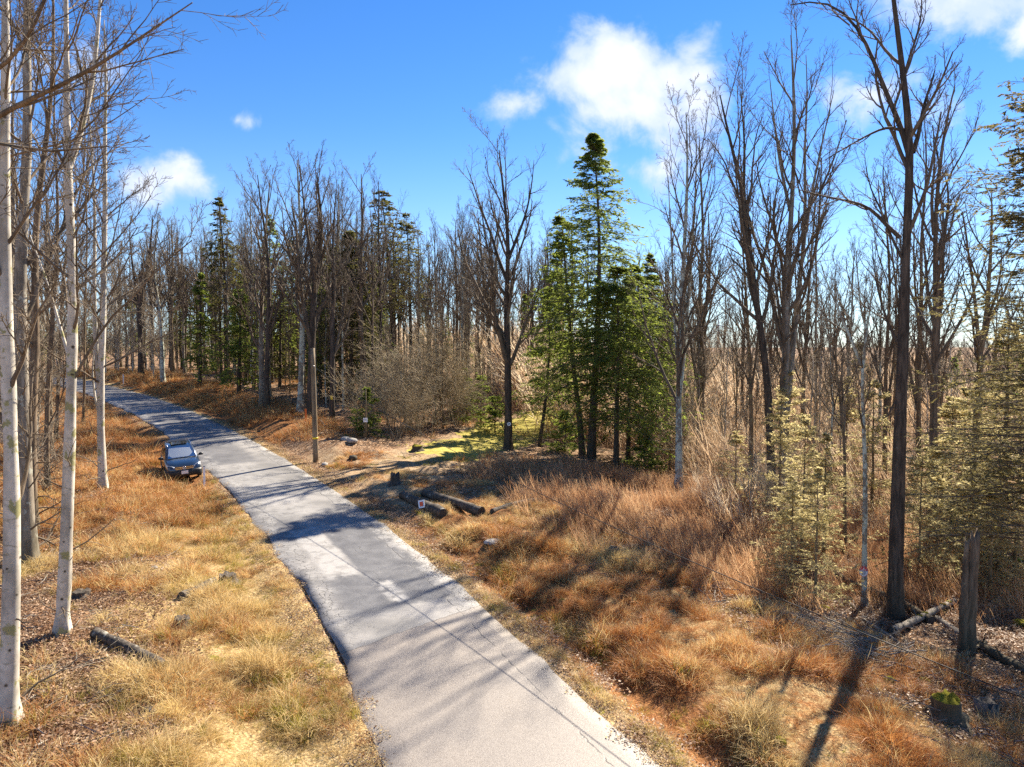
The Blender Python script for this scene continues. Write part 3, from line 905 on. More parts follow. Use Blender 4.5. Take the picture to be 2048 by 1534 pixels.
# ------------------------------------------------------------------ hero trees: middle
MID = 'bare trees at the edge of the woods behind the pole'
hero_bare(31, (282, 738), [(281, 690), (280, 640), (279, 602), (292, 560), (300, 500), (304, 450), (306, 430)], .36, 'dark_bark',
          'dark oak with a wide V fork behind the white marker post', crown=(.4, .98), nl=9, l1=.3, low=2, depth=92,
          limbs=[([(279, 604), (270, 570), (264, 520), (258, 470), (262, 430)], .2, .03)], group=MID)
hero_bare(32, (326, 748), [(324, 690), (322, 640), (318, 602), (309, 575), (308, 520), (312, 470), (318, 430)], .24, 'lichen_bark',
          'pale kinked trunk right of the dark V forked oak', crown=(.5, .98), nl=9, l1=.26, low=2, depth=84, group=MID)
hero_bare(33, (524, 800), [(523, 740), (522, 660), (524, 580), (528, 500), (534, 430), (540, 360)], .26, 'gray_bark',
          'grey trunk at the bank edge left of the pale lichened trunk', crown=(.4, .98), depth=64, group=MID)
hero_bare(34, (533, 806), [(534, 740), (536, 650), (540, 560), (532, 470), (520, 400), (515, 350)], .24, 'dark_bark',
          'dark trunk leaning against the grey trunk at the bank edge', crown=(.42, .98), depth=62, group=MID)
hero_bare(35, (600, 828), [(602, 760), (604, 690), (606, 620), (600, 560), (602, 480), (598, 400), (594, 320)], .26, 'lichen_bark',
          'pale lichen spotted trunk standing just left of the utility pole', crown=(.5, .98), nl=11, l1=.3, depth=60, low=3, group=MID)
hero_bare(36, (622, 832), [(622, 760), (624, 680), (626, 600), (632, 540), (648, 480), (640, 420), (634, 345)], .34, 'dark_bark',
          'big dark trunk directly behind the utility pole with spreading crown', crown=(.42, .98), nl=13, l1=.34, depth=59, low=3, group=MID,
          limbs=[([(628, 560), (622, 510), (612, 450), (606, 390), (600, 330)], .16, .03)])
yellow_tree = hero_bare(37, (664, 850), [(664, 790), (665, 730), (665, 660), (668, 590), (664, 520), (668, 440), (672, 380)], .22, 'dark_bark',
          'dark trunk that carries the yellow tag right of the utility pole', crown=(.4, .98), nl=10, l1=.3, depth=58, low=3,
          limbs=[([(666, 610), (684, 580), (700, 562), (718, 550)], .07, .03)], group=MID)
sign6_tree = hero_bare(38, (1016, 893), [(1017, 830), (1016, 760), (1015, 690), (1013, 620), (1014, 545), (1020, 480), (1010, 420), (1004, 350), (998, 300)], .29, 'dark_bark',
          'dark tree with a small white tag beside the mossy green path', crown=(.42, .99), nl=13, l1=.40, ang=(.4, .85), low=3, depth=52, fork=True,
          limbs=[([(1014, 560), (996, 520), (984, 470), (962, 420), (948, 370), (932, 330)], .15, .02), ([(1016, 520), (1036, 470), (1052, 430), (1064, 370), (1068, 320)], .13, .02)])
hero_bare(39, (977, 812), [(978, 760), (979, 700), (978, 650), (970, 600), (966, 540), (960, 480), (955, 420)], .25, 'mid_bark',
          'forked bare tree behind the dark tagged tree near the green path', crown=(.4, .98), nl=10, l1=.32, depth=76, low=3, group=MID,
          limbs=[([(979, 655), (988, 600), (992, 530), (996, 470), (1002, 420)], .15, .02)])

# ------------------------------------------------------------------ hero trees: right
RT = 'tall bare trees right of the hemlocks'
hero_bare(41, (1357, 988), [(1358, 900), (1357, 800), (1358, 700), (1364, 600), (1368, 500), (1374, 400), (1376, 300), (1372, 225)], .20, 'lichen_bark',
          'tall pale stem with mossy dark foot in the brush right of the hemlocks', crown=(.36, .99), nl=13, l1=.30, ang=(.25, .55), low=4, depth=41, group=RT,
          limbs=[([(1358, 800), (1366, 740), (1372, 650), (1380, 560), (1388, 440), (1394, 340), (1392, 250)], .13, .02), ([(1357, 730), (1348, 640), (1346, 540), (1340, 430), (1336, 350)], .10, .02)])
hero_bare(42, (1405, 900), [(1405, 820), (1402, 740), (1398, 660), (1398, 580), (1408, 500), (1404, 400), (1400, 330), (1398, 270)], .21, 'mid_bark',
          'dark slightly crooked tree right of the tall pale stem', crown=(.38, .99), nl=13, l1=.34, ang=(.3, .65), low=3, depth=52, group=RT,
          limbs=[([(1398, 640), (1420, 580), (1450, 540), (1480, 520)], .10, .015)])
hero_bare(43, (1500, 960), [(1504, 860), (1500, 760), (1497, 660), (1490, 560), (1484, 470), (1476, 400)], .14, 'mid_bark',
          'slender tree left of the leaning dark trunk in the brush', crown=(.45, .99), nl=9, l1=.28, low=5, depth=42, group=RT)
hero_bare(44, (1546, 960), [(1540, 860), (1534, 740), (1522, 660), (1510, 590), (1500, 520), (1494, 420), (1478, 350), (1456, 270), (1440, 190)], .25, 'dark_bark',
          'dark trunk leaning left with a forked top under the big cloud', crown=(.52, .99), nl=11, l1=.32, ang=(.3, .65), low=3, depth=40, group=RT,
          limbs=[([(1497, 470), (1486, 400), (1490, 310), (1486, 230), (1480, 180)], .12, .02)])
hero_bare(45, (1567, 930), [(1568, 830), (1571, 720), (1574, 600), (1578, 480), (1586, 380), (1590, 280), (1588, 170), (1582, 70)], .25, 'gray_bark',
          'tall twin stemmed tree with the broad vase crown under the blue sky', crown=(.38, .99), nl=13, l1=.34, ang=(.25, .6), low=3, depth=40, group=RT,
          limbs=[([(1572, 840), (1582, 740), (1592, 630), (1604, 520), (1612, 440), (1630, 350), (1650, 260), (1668, 180)], .19, .02),
                 ([(1606, 500), (1612, 400), (1608, 300), (1616, 200), (1612, 110)], .11, .02), ([(1580, 420), (1560, 330), (1548, 240), (1540, 160)], .10, .02)])
hero_bare(46, (1606, 860), [(1606, 780), (1612, 680), (1616, 600), (1622, 520), (1628, 430), (1640, 340)], .17, 'mid_bark',
          'slender straight tree right of the twin stemmed vase crown', crown=(.4, .99), nl=11, l1=.3, low=3, depth=56, group=RT)
hero_bare(47, (1633, 850), [(1632, 760), (1631, 660), (1634, 560), (1630, 470), (1636, 400)], .14, 'mid_bark',
          'thin tree second right of the twin stemmed vase crown', crown=(.4, .99), nl=9, l1=.28, low=3, depth=58, group=RT)
octo_tree = hero_bare(48, (1728, 1216), [(1729, 1100), (1731, 980), (1729, 880), (1724, 780), (1722, 722), (1735, 660), (1742, 610), (1746, 560)], .10, 'lichen_bark',
          'thin pale tree carrying the red and white octagon sign', 'twig', crown=(.6, .99), nl=7, l1=.22, low=3, twig_r=.006,
          limbs=[([(1722, 730), (1704, 680), (1688, 650), (1672, 605), (1652, 565), (1640, 520)], .06, .012), ([(1734, 665), (1722, 620), (1716, 560), (1712, 500)], .04, .012)], fork=False)
hero_bare(49, (1692, 1000), [(1690, 900), (1684, 820), (1676, 760), (1666, 715), (1672, 660), (1690, 620), (1700, 560)], .09, 'mid_bark',
          'thin crooked sapling tree left of the sign tree', crown=(.5, .99), nl=7, l1=.3, low=4, depth=32, twig_r=.006,
          limbs=[([(1668, 720), (1660, 690), (1662, 640), (1650, 600)], .04, .012)])
hero_bare(50, (1790, 1240), [(1790, 1120), (1796, 1000), (1800, 860), (1804, 740), (1810, 600), (1812, 480), (1818, 380), (1824, 300), (1812, 190), (1796, 70), (1782, -40), (1770, -150)], .245, 'dark_bark',
          'big dark trunk, the tallest tree at the right with broken forked limbs', crown=(.62, .99), nl=7, l1=.2, low=0, flare=.5, twig_r=.008, fork=False, K=20,
          limbs=[([(1818, 310), (1806, 255), (1772, 190), (1752, 130), (1722, 60), (1690, 20), (1640, -10), (1580, 10)], .10, .018),
                 ([(1826, 305), (1838, 270), (1846, 215), (1858, 180), (1870, 140)], .085, .02),
                 ([(1800, 475), (1776, 455), (1740, 412), (1700, 402), (1650, 394), (1600, 380)], .075, .015),
                 ([(1806, 520), (1780, 470), (1764, 420), (1740, 380), (1730, 320)], .05, .012),
                 ([(1800, 260), (1780, 250), (1740, 268), (1700, 290), (1650, 320)], .05, .012),
                 ([(1804, 700), (1780, 660), (1760, 600), (1748, 540), (1744, 480)], .05, .012)])
hero_bare(51, (1868, 960), [(1868, 860), (1866, 760), (1872, 660), (1874, 560), (1868, 480), (1872, 400), (1880, 320), (1892, 230), (1910, 170)], .22, 'brown_bark',
          'reddish brown forked tree right of the big dark trunk', crown=(.45, .99), nl=10, l1=.28, low=2, depth=37,
          limbs=[([(1874, 520), (1888, 470), (1898, 410), (1894, 360)], .13, .03), ([(1868, 470), (1862, 400), (1870, 330), (1866, 250)], .1, .02)], group=RT)
hero_bare(52, (1838, 930), [(1838, 830), (1836, 740), (1842, 640), (1846, 560), (1836, 480), (1852, 400), (1856, 300), (1848, 230)], .17, 'brown_bark',
          'slim dark tree rising close behind the big dark trunk', crown=(.4, .99), nl=10, l1=.28, low=2, depth=44, group=RT)
hero_bare(53, (1770, 900), [(1772, 800), (1770, 720), (1778, 640), (1782, 560), (1774, 480), (1770, 400), (1766, 330)], .15, 'brown_bark',
          'slim tree just left behind the big dark trunk', crown=(.4, .99), nl=10, l1=.28, low=3, depth=46, group=RT)

# ------------------------------------------------------------------ hemlocks
HG = 'hemlocks in the middle stand'


def hero_con(seed_, bpx, pts, rad, depth, mat, label, group=HG, name='hemlock_tree', **kw):
    p = at(bpx[0], bpx[1], depth); b = np.array([p[0], depth, h1(p[0], depth)])
    HERO.append((b[0], b[1]))
    return place_conifer(name, b, conifer(seed(seed_), rad=rad, line=px_line(b, pts), **kw), 'dark_bark', mat, label, group)


hero_con(61, (1182, 918), [(1186, 820), (1196, 640), (1200, 480), (1194, 370), (1186, 262)], .30, 50, 'hemlock',
         'tallest dark hemlock with the pointed top under the big cloud', width=7.0, nb=270, crown=.24, gapn=.43, n2=14, nl=11, leaf=(.27, .085), droop=-.10, top_pow=.8)
hero_con(62, (1166, 912), [(1158, 820), (1142, 700), (1136, 600), (1128, 500), (1122, 410)], .24, 52, 'hemlock',
         'leaning hemlock left of the tallest one with bare lower trunk', width=4.6, nb=140, crown=.38, gapn=.42, n2=12, nl=10, leaf=(.27, .085), droop=-.06)
hero_con(63, (1232, 925), [(1234, 800), (1236, 700), (1236, 610), (1234, 530)], .2, 47, 'hemlock',
         'bright green full hemlock in front of the tallest one', width=6.6, nb=240, crown=.24, gapn=.42, n2=14, nl=12, leaf=(.27, .085), droop=-.10, top_pow=.6)
hero_con(64, (1256, 905), [(1258, 800), (1262, 700), (1268, 600), (1272, 520)], .17, 54, 'hemlock',
         'hemlock leaning into the right side of the middle stand', width=6.0, nb=190, crown=.2, gapn=.42, n2=14, nl=11, leaf=(.25, .085), droop=-.09)
hero_con(65, (1302, 900), [(1304, 800), (1306, 700), (1304, 600), (1300, 505)], .15, 56, 'hemlock',
         'shorter olive hemlock at the right end of the middle stand', width=5.0, nb=170, crown=.18, gapn=.42, n2=14, nl=11, leaf=(.25, .085), droop=-.1)
hero_con(66, (1078, 892), [(1092, 800), (1098, 720), (1100, 640), (1098, 570)], .16, 56, 'hemlock',
         'thin leaning hemlock at the left end of the middle stand', width=4.6, nb=130, crown=.20, gapn=.42, n2=12, nl=10, leaf=(.27, .085), droop=-.08)
hero_con(67, (1120, 880), [(1122, 800), (1120, 700), (1116, 600), (1112, 500)], .15, 64, 'hemlock',
         'slim hemlock seen behind the leaning one in the middle stand', width=4.6, nb=130, crown=.2, gapn=.42, n2=12, nl=11, leaf=(.28, .09))
BK = 'tall dark hemlocks rising out of the bare woods'
hero_con(71, (455, 778), [(453, 700), (451, 600), (447, 500), (437, 390)], .32, 84, 'dark_hemlock', 'tall dark hemlock with pointed top left of the utility pole', BK,
         width=5.6, nb=200, crown=.12, n2=10, nl=8, top_pow=.8)
hero_con(72, (785, 800), [(785, 700), (782, 600), (775, 500), (762, 376)], .32, 74, 'dark_hemlock', 'tall dark hemlock with ragged top above the tan thicket', BK,
         width=4.8, nb=130, crown=.42, n2=9, nl=7, top_pow=.6)
hero_con(73, (822, 790), [(822, 700), (820, 600), (818, 520), (812, 425)], .26, 78, 'dark_hemlock', 'hemlock partly hidden to the right of the ragged topped one', BK,
         width=4.4, nb=120, crown=.42, n2=9, nl=7, top_pow=.6)
hero_con(74, (700, 820), [(702, 740), (704, 640), (704, 540), (700, 455)], .24, 68, 'dark_hemlock', 'broad green hemlock right of the yellow tagged trunk', BK,
         width=5.0, nb=190, crown=.1, n2=10, nl=9, top_pow=.7)
hero_con(75, (745, 815), [(745, 740), (745, 660), (745, 590), (746, 520)], .2, 72, 'hemlock', 'lower green hemlock under the ragged topped one', BK,
         width=3.6, nb=120, crown=.1, n2=9, nl=8)
hero_con(76, (478, 790), [(478, 740), (480, 690), (480, 630), (482, 560)], .2, 72, 'hemlock', 'lower olive hemlock right of the pointed dark one', BK,
         width=4.0, nb=130, crown=.12, n2=9, nl=8)
hero_con(77, (400, 775), [(400, 720), (401, 660), (400, 600), (402, 540)], .2, 80, 'hemlock', 'lower olive hemlock left of the pointed dark one', BK,
         width=3.6, nb=110, crown=.14, n2=9, nl=8)
hero_con(78, (640, 812), [(641, 740), (642, 660), (644, 590), (645, 500)], .2, 76, 'dark_hemlock', 'hemlock in the shade behind the big dark trunk by the pole', BK,
         width=3.4, nb=100, crown=.12, n2=9, nl=7)
hero_con(79, (560, 800), [(560, 740), (561, 660), (560, 590), (562, 540)], .18, 80, 'dark_hemlock', 'hemlock in the shade left of the lichen spotted trunk', BK,
         width=3.4, nb=100, crown=.12, n2=9, nl=7)
# right edge: big near hemlock whose boughs enter the frame
p_ = at(2085, 1050, 24.0); b_ = np.array([p_[0], 24.0, h1(p_[0], 24.0)])
place_conifer('hemlock_tree', b_, conifer(seed(81), h=19.5, rad=.32, crown=.16, width=5.2, nb=240, n2=16, nl=19, gapn=.34, leaf=(.15, .045), droop=-.035, top_pow=.45, bot_taper=1.),
              'dark_bark', 'edge_hemlock', 'large near hemlock whose boughs reach in from the right edge')
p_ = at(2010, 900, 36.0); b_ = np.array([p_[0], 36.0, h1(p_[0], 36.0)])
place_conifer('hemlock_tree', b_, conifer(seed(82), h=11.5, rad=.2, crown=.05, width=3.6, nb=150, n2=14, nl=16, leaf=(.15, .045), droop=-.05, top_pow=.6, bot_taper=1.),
              'dark_bark', 'sunlit_tint_hemlock', 'sunlit pale hemlock in front of the right edge, below the big boughs')
# young hemlocks in the sun
YG = 'young sunlit hemlocks in the right brush'
YP = []
for k in range(5):
    pp = conifer(seed(90 + k), h=6, rad=.085, crown=.06, width=2.5, nb=62, n2=10, nl=14, leaf=(.155, .038), droop=-.015, bot_taper=.9, gap=.05, top_pow=.75, gapn=.3)
    YP.append((pp[0].mesh('trunk', M['mid_bark']), crown_mesh(pp, 'sunlit_tint_hemlock')))
for k, (px, py, Y, hh, wd, lab) in enumerate([
        (1604, 1100, 30, 6.2, 1.7, 'young yellow green hemlock in front of the twin stemmed tree'),
        (1584, 1165, 26, 4.3, 1.5, 'small young hemlock left of the thin mossy sapling stems'),
        (1630, 1195, 24.5, 5.0, 1.5, 'small young hemlock nearest the thin pale sign tree'),
        (1838, 1110, 29, 6.0, 1.5, 'narrow young hemlock right behind the big dark trunk'),
        (1872, 1080, 31, 4.4, 1.3, 'second young hemlock right of the narrow one behind the trunk'),
        (1745, 960, 40, 8.0, 2.4, 'young golden hemlock between the sign tree and the big trunk'),
        (1940, 1010, 32, 5.2, 2.2, 'bushy pale young hemlock left of the snag'),
        (1985, 1060, 28, 4.2, 2.0, 'bushy pale young hemlock above the broken snag'),
        (2035, 1030, 30, 6.0, 2.4, 'bushy pale young hemlock at the right picture edge'),
        (1900, 960, 40, 7.5, 2.6, 'wide golden hemlock behind the reddish brown forked tree'),
        (1960, 940, 46, 8.5, 2.8, 'wide golden hemlock far behind at the right'),
        (1560, 1010, 34, 6.5, 2.0, 'young pale hemlock behind the small one at the leaning trunk'),
        (1648, 1040, 30, 5.5, 1.8, 'young pale hemlock close on the left of the sign tree'),
        (1575, 960, 40, 8.0, 2.2, 'tall young golden hemlock at the foot of the twin stemmed tree'),
        (1885, 1000, 34, 5.5, 2.4, 'wide pale young hemlock just right of the reddish forked tree'),
        (1925, 930, 42, 8.0, 3.0, 'tall golden hemlock behind the bushy pale ones'),
        (2000, 980, 30, 6.5, 2.8, 'broad golden hemlock above the bushy one over the snag'),
        (2040, 940, 38, 9.0, 3.2, 'tall golden hemlock at the right picture edge'),
        (1400, 880, 60, 5.0, 1.7, 'young golden hemlock beside the dark crooked tree'),
        (1470, 1010, 38, 4.0, 1.5, 'young pale hemlock in the brush left of the leaning trunk'),
        (1340, 920, 52, 5.5, 2.0, 'young golden hemlock behind the tall pale stem'),
        (1690, 900, 52, 8.0, 2.4, 'golden hemlock deep in the brush behind the sign tree')]):
    p = at(px, py, Y); b = np.array([p[0], Y, h1(p[0], Y)])
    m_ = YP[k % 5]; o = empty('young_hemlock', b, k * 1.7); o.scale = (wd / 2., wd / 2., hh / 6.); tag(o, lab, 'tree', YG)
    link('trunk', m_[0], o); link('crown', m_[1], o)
EG = 'young evergreens by the path'
for k, (px, py, Y, hh, wd, mt, lab) in enumerate([
        (735, 862, 52, 3.7, 1.7, 'hemlock', 'small green hemlock behind the small white sign'),
        (962, 842, 62, 5.0, 2.0, 'hemlock', 'round green hemlock left of the dark tagged tree'),
        (930, 838, 64, 4.6, 1.8, 'hemlock', 'second round green hemlock left of the dark tagged tree'),
        (990, 845, 60, 3.6, 1.6, 'hemlock', 'low green hemlock touching the left side of the tagged tree'),
        (1130, 880, 54, 3.4, 1.7, 'hemlock', 'low hemlock growing under the leaning hemlock'),
        (1290, 905, 46, 3.2, 1.6, 'hemlock', 'low hemlock under the right end of the middle stand')]):
    p = at(px, py, Y); b = np.array([p[0], Y, h1(p[0], Y)])
    place_conifer('young_hemlock', b, conifer(seed(110 + k), h=hh, rad=.06, crown=.03, width=wd * 1.3, nb=60, n2=9, nl=9, leaf=(.22, .075), droop=-.03, bot_taper=.9, gap=.05),
                  'mid_bark', mt, lab, EG)


# ------------------------------------------------------------------ woods of repeated trees
def bare_proto(k, h, rad, bk, **kw):
    tr, cr = bare_tree(seed(200 + k), h=h, rad=rad, **kw)
    return tr.mesh('trunk', M[bk]), cr.mesh('crown', M[kw.pop('tm', 'twig')])


PROTO = []
PBK = ['mid_bark', 'dark_bark', 'gray_bark', 'brown_bark', 'mid_bark', 'lichen_bark', 'dark_bark', 'mid_bark']
for k, bk in enumerate(PBK):
    PROTO.append(bare_proto(k, 18.5 + (k % 3), .15 + .03 * (k % 4), bk, crown=(.34 + .05 * (k % 3), .98), nl=12, l1=.28 + .03 * (k % 3), ang=(.22 + .07 * (k % 4), .55 + .14 * (k % 4)), up=.12, n2=6, n3=5, n4=3,
                            low=6, twig_r=.009, lean=.03))
SLIM = []
SBK = ['mid_bark', 'gray_bark', 'mid_bark', 'brown_bark', 'lichen_bark']
for k, bk in enumerate(SBK):
    SLIM.append(bare_proto(20 + k, 11 + 2 * (k % 3), .065 + .015 * (k % 3), bk, crown=(.35, .98), nl=10, l1=.26, ang=(.25, .6), n2=6, n3=4, n4=2, low=7, twig_r=.011, lean=.04))
PALE = []
for k in range(3):
    tr, cr = bare_tree(seed(260 + k), h=9 + 2 * k, rad=.06 + .01 * k, crown=(.1, .98), nl=18, l1=.3, ang=(.6, 1.3), up=.03, n2=7, n3=5, n4=3, low=8, twig_r=.008, lean=.04, fork=True)
    PALE.append((tr.mesh('trunk', M['pale_bark']), cr.mesh('crown', M['pale_twig'])))
CONP = []
for k in range(4):
    parts = conifer(seed(230 + k), h=15 + 1.5 * k, rad=.2, crown=.1 + .05 * k, width=4.4, nb=120, n2=9, nl=8, leaf=(.30, .11))
    CONP.append((parts[0].mesh('trunk', M['dark_bark']), crown_mesh(parts, 'dark_hemlock' if k == 1 else 'hemlock')))


BARKWORD = {'mid_bark': 'brown', 'dark_bark': 'dark', 'gray_bark': 'grey', 'brown_bark': 'reddish brown', 'lichen_bark': 'pale'}


def stand(name, meshes, names, x, y, s, rz, what, word, label, group):
    root = empty(name, (x, y, h1(x, y) - .05), rz); root.scale = (s, s, s)
    tag(root, label, 'tree', group); STANDS.append((root, what, word, x, y))
    for n_, me in zip(names, meshes): link(n_, me, root)
    return root


taken = [tuple(h) for h in HERO]


def fill(count, pxr, Yr, minsep, clear_road, seed_, extra=None):
    r = seed(seed_); got = []; tries = 0
    while len(got) < count and tries < count * 60:
        tries += 1
        Y = math.exp(r.uniform(math.log(Yr[0]), math.log(Yr[1]))); px = r.uniform(*pxr)
        x = (px - CX) / F_PX * Y
        d, s, yn = road_sd(np.array([x]), np.array([Y]))
        if abs(d[0]) < clear_road: continue
        if dist_poly(np.array([x]), np.array([Y]), trail_pts)[0] < 3.2: continue
        if extra and not extra(x, Y, d[0]): continue
        if any((x - a) ** 2 + (Y - b) ** 2 < minsep ** 2 for a, b in taken): continue
        taken.append((x, Y)); got.append((x, Y))
    return got, r


ZON = [  # count, px range, depth range, min sep, road clearance, prototypes, scale range, label, group
    (26, (-120, 235), (62, 130), 2.4, 8, 'B', (.85, 1.1), 'bare tree in the woods behind the far left bend of the road', 'bare trees behind the far left bend', None),
    (52, (225, 520), (74, 140), 2.0, 10, 'B', (.8, 1.12), 'bare tree in the woods behind the brown roadside bank', 'bare trees behind the roadside bank', None),
    (40, (515, 770), (62, 130), 2.0, 13, 'B', (.85, 1.15), 'bare tree in the shady woods behind the utility pole', 'bare trees in the shady woods behind the pole', None),
    (38, (765, 1120), (74, 125), 2.0, 12, 'B', (.8, 1.0), 'tall bare tree against the sky behind the tan thicket', 'bare trees behind the tan thicket', None),
    (16, (1085, 1350), (66, 110), 2.4, 12, 'B', (.8, 1.02), 'bare tree seen through and behind the middle hemlocks', 'bare trees behind the middle hemlocks', None),
    (14, (1330, 1720), (48, 100), 3.0, 12, 'B', (.8, 1.08), 'bare tree rising out of the pinkish brush field', 'bare trees in the brush field', None),
    (14, (1720, 2150), (40, 90), 3.0, 12, 'B', (.75, 1.05), 'bare tree among the golden hemlocks at the right', 'bare trees among the golden hemlocks', None),
    (8, (-100, 110), (28, 50), 2.2, 5, 'B', (.8, 1.0), 'bare tree in the left roadside wood beside the rusty brush', 'bare trees in the left roadside wood', lambda x, y, d: d < -5),
    (60, (200, 760), (62, 110), 1.2, 9, 'S', (.7, 1.15), 'slim young tree among the shady trunks behind the bank', 'slim young trees behind the bank', None),
    (26, (700, 1060), (56, 90), 1.2, 9, 'S', (.7, 1.1), 'slim young tree growing around the tan thicket', 'slim young trees around the tan thicket', None),
    (46, (1330, 2080), (44, 90), 1.4, 12, 'S', (.55, 1.0), 'slim young tree standing in the right hand brush', 'slim young trees in the right brush', None),
    (6, (-60, 70), (30, 48), 1.2, 4.5, 'S', (.5, .9), 'slim young tree with pale twigs in the left roadside brush', 'slim young trees in the left brush', lambda x, y, d: d < -4.5),
    (34, (-40, 330), (70, 125), 1.6, 4.5, 'P', (.9, 1.5), 'pale twiggy sapling behind the far bend', 'pale twiggy saplings behind the far bend', lambda x, y, d: d > 4.5),
    (12, (-40, 75), (34, 75), 1.6, 4.2, 'P', (.7, 1.2), 'pale twiggy young beech at the left', 'pale twiggy young beeches at the left', lambda x, y, d: d > 4.2 or (d < -6 and y < 46 and x / y * F_PX + CX < 75)),
    (100, (1330, 2080), (48, 115), 1.4, 12, 'P', (.6, 1.1), 'pale twiggy sapling in the right field', 'pale twiggy saplings in the right field', None),
    (38, (225, 760), (68, 120), 2.0, 12, 'C', (.5, 1.05), 'hemlock deep in the shady woods behind the bank', 'hemlocks deep in the shady woods', None),
    (9, (830, 1120), (70, 110), 2.5, 12, 'C', (.4, .75), 'lower hemlock behind the tan thicket', 'lower hemlocks behind the tan thicket', None),
    (8, (1650, 2060), (55, 95), 3, 12, 'C', (.45, .8), 'hemlock far back on the right beyond the golden saplings', 'hemlocks far back on the right', None),
    (4, (-60, 200), (75, 120), 3, 9, 'C', (.6, .9), 'hemlock behind the far left bend of the road', 'hemlocks behind the far left bend', None),
]
for zi, (cnt, pxr, Yr, ms, cr_, kind, sr, lab, grp, ex) in enumerate(ZON):
    pts, r = fill(cnt, pxr, Yr, ms, cr_, 300 + zi, ex)
    for (x, y) in pts:
        s = r.uniform(*sr); rz = r.uniform(0, 6.28)
        if kind == 'P': stand('young_tree', PALE[r.integers(3)], ('trunk', 'crown'), x, y, s, rz, 'twiggy sapling', 'pale', lab, grp)
        elif kind == 'C': stand('hemlock_tree', CONP[r.integers(len(CONP))], ('trunk', 'crown'), x, y, s, rz, 'hemlock', '', lab, grp)
        else:
            L = PROTO if kind == 'B' else SLIM
            kk = r.integers(len(L))
            stand('bare_tree' if kind == 'B' else 'young_tree', L[kk], ('trunk', 'crown'), x, y, s, rz, 'bare tree' if kind == 'B' else 'slim young tree', BARKWORD[(PBK if kind == 'B' else SBK)[kk]], lab, grp)


# each repeated tree is named by the landmark next to it
MARK = [(14, 'thick pale beech'), (60, 'crooked mossy trunk'), (146, 'slim pale beech'), (206, 'twin stemmed beech'), (247, 'far white marker post'), (281, 'V forked oak'), (324, 'kinked pale trunk'), (400, 'olive hemlock'),
        (454, 'pointed tall hemlock'), (526, 'grey trunk at the bank edge'), (604, 'lichen spotted trunk'), (630, 'utility pole'), (665, 'yellow tagged trunk'), (731, 'small white notice'), (785, 'ragged topped hemlock'),
        (850, 'centre of the tan thicket'), (915, 'right side of the thicket'), (978, 'forked tree near the path'), (1016, 'round tagged tree'), (1120, 'leaning hemlock'), (1190, 'tallest hemlock'), (1300, 'short olive hemlock'), (1358, 'tall pale stem'),
        (1404, 'dark crooked tree'), (1437, 'wind turbine'), (1498, 'slender brush tree'), (1575, 'twin stemmed vase crown'), (1630, 'thin tree past the vase'), (1727, 'octagon sign tree'), (1798, 'big dark trunk'),
        (1868, 'reddish forked tree'), (1940, 'broken snag'), (2040, 'near right edge hemlock')]
ORD = ['', 'second ', 'third ', 'fourth ', 'fifth ', 'sixth ', 'seventh ', 'eighth ', 'ninth ', 'tenth ', 'eleventh ', 'twelfth ']
_by = {}
for root, what, word, x, y in STANDS:
    px = float(proj(np.array([[x, y, h1(x, y)]]))[0][0]); m, nm = min(MARK, key=lambda a: abs(a[0] - px))
    _by.setdefault((nm, 'left' if px < m else 'right', word, what), []).append((abs(px - m), y, root))
for (nm, side, word, what), L in _by.items():
    for k, (dpx, y, root) in enumerate(sorted(L, key=lambda a: a[0])):
        root['label'] = ('%s%s %s to the %s of the %s' % (ORD[min(k, 11)], word, what, side, nm)).replace('  ', ' ').strip()

# ------------------------------------------------------------------ bare thicket shrubs in the middle
def shrub(r, h, n, spread, twig_r=.010, bend=.02):
    az = r.random(n) * 6.28; K = 8
    D = norm(np.c_[np.cos(az) * spread * r.uniform(.2, 1.1, n), np.sin(az) * spread * r.uniform(.2, 1.1, n), np.ones(n)])
    p = np.c_[r.normal(0, .35, n), r.normal(0, .35, n), np.full(n, -.1)]; P = [p]; L = h * r.uniform(.6, 1.1, n)
    for j in range(K - 1):
        D = norm(D + r.normal(0, .08, D.shape) + np.array([0, 0, bend])); p = p + D * (L / (K - 1))[:, None]; P.append(p)
    P = np.stack(P, 1); Rr = (r.uniform(.018, .04, n))[:, None] * np.linspace(1, .3, K)[None]
    mb = MB(); mb.tube(P, Rr, 5)
    P2, R2 = grow(r, P, Rr, 9, .2, 1., (.4, .9), .42, 6, .04, .12, .55, .4, rmin=twig_r); mb.tube(P2, R2, 3)
    P3, R3 = grow(r, P2, R2, 6, .15, 1., (.4, .9), .5, 4, .03, .14, .7, .5, rmin=twig_r * .8); mb.tube(P3, R3, 3)
    P4, R4 = grow(r, P3, R3, 3, .2, 1., (.4, .9), .55, 2, .02, .14, .7, .5, rmin=twig_r * .7); mb.tube(P4, R4, 3)
    return mb


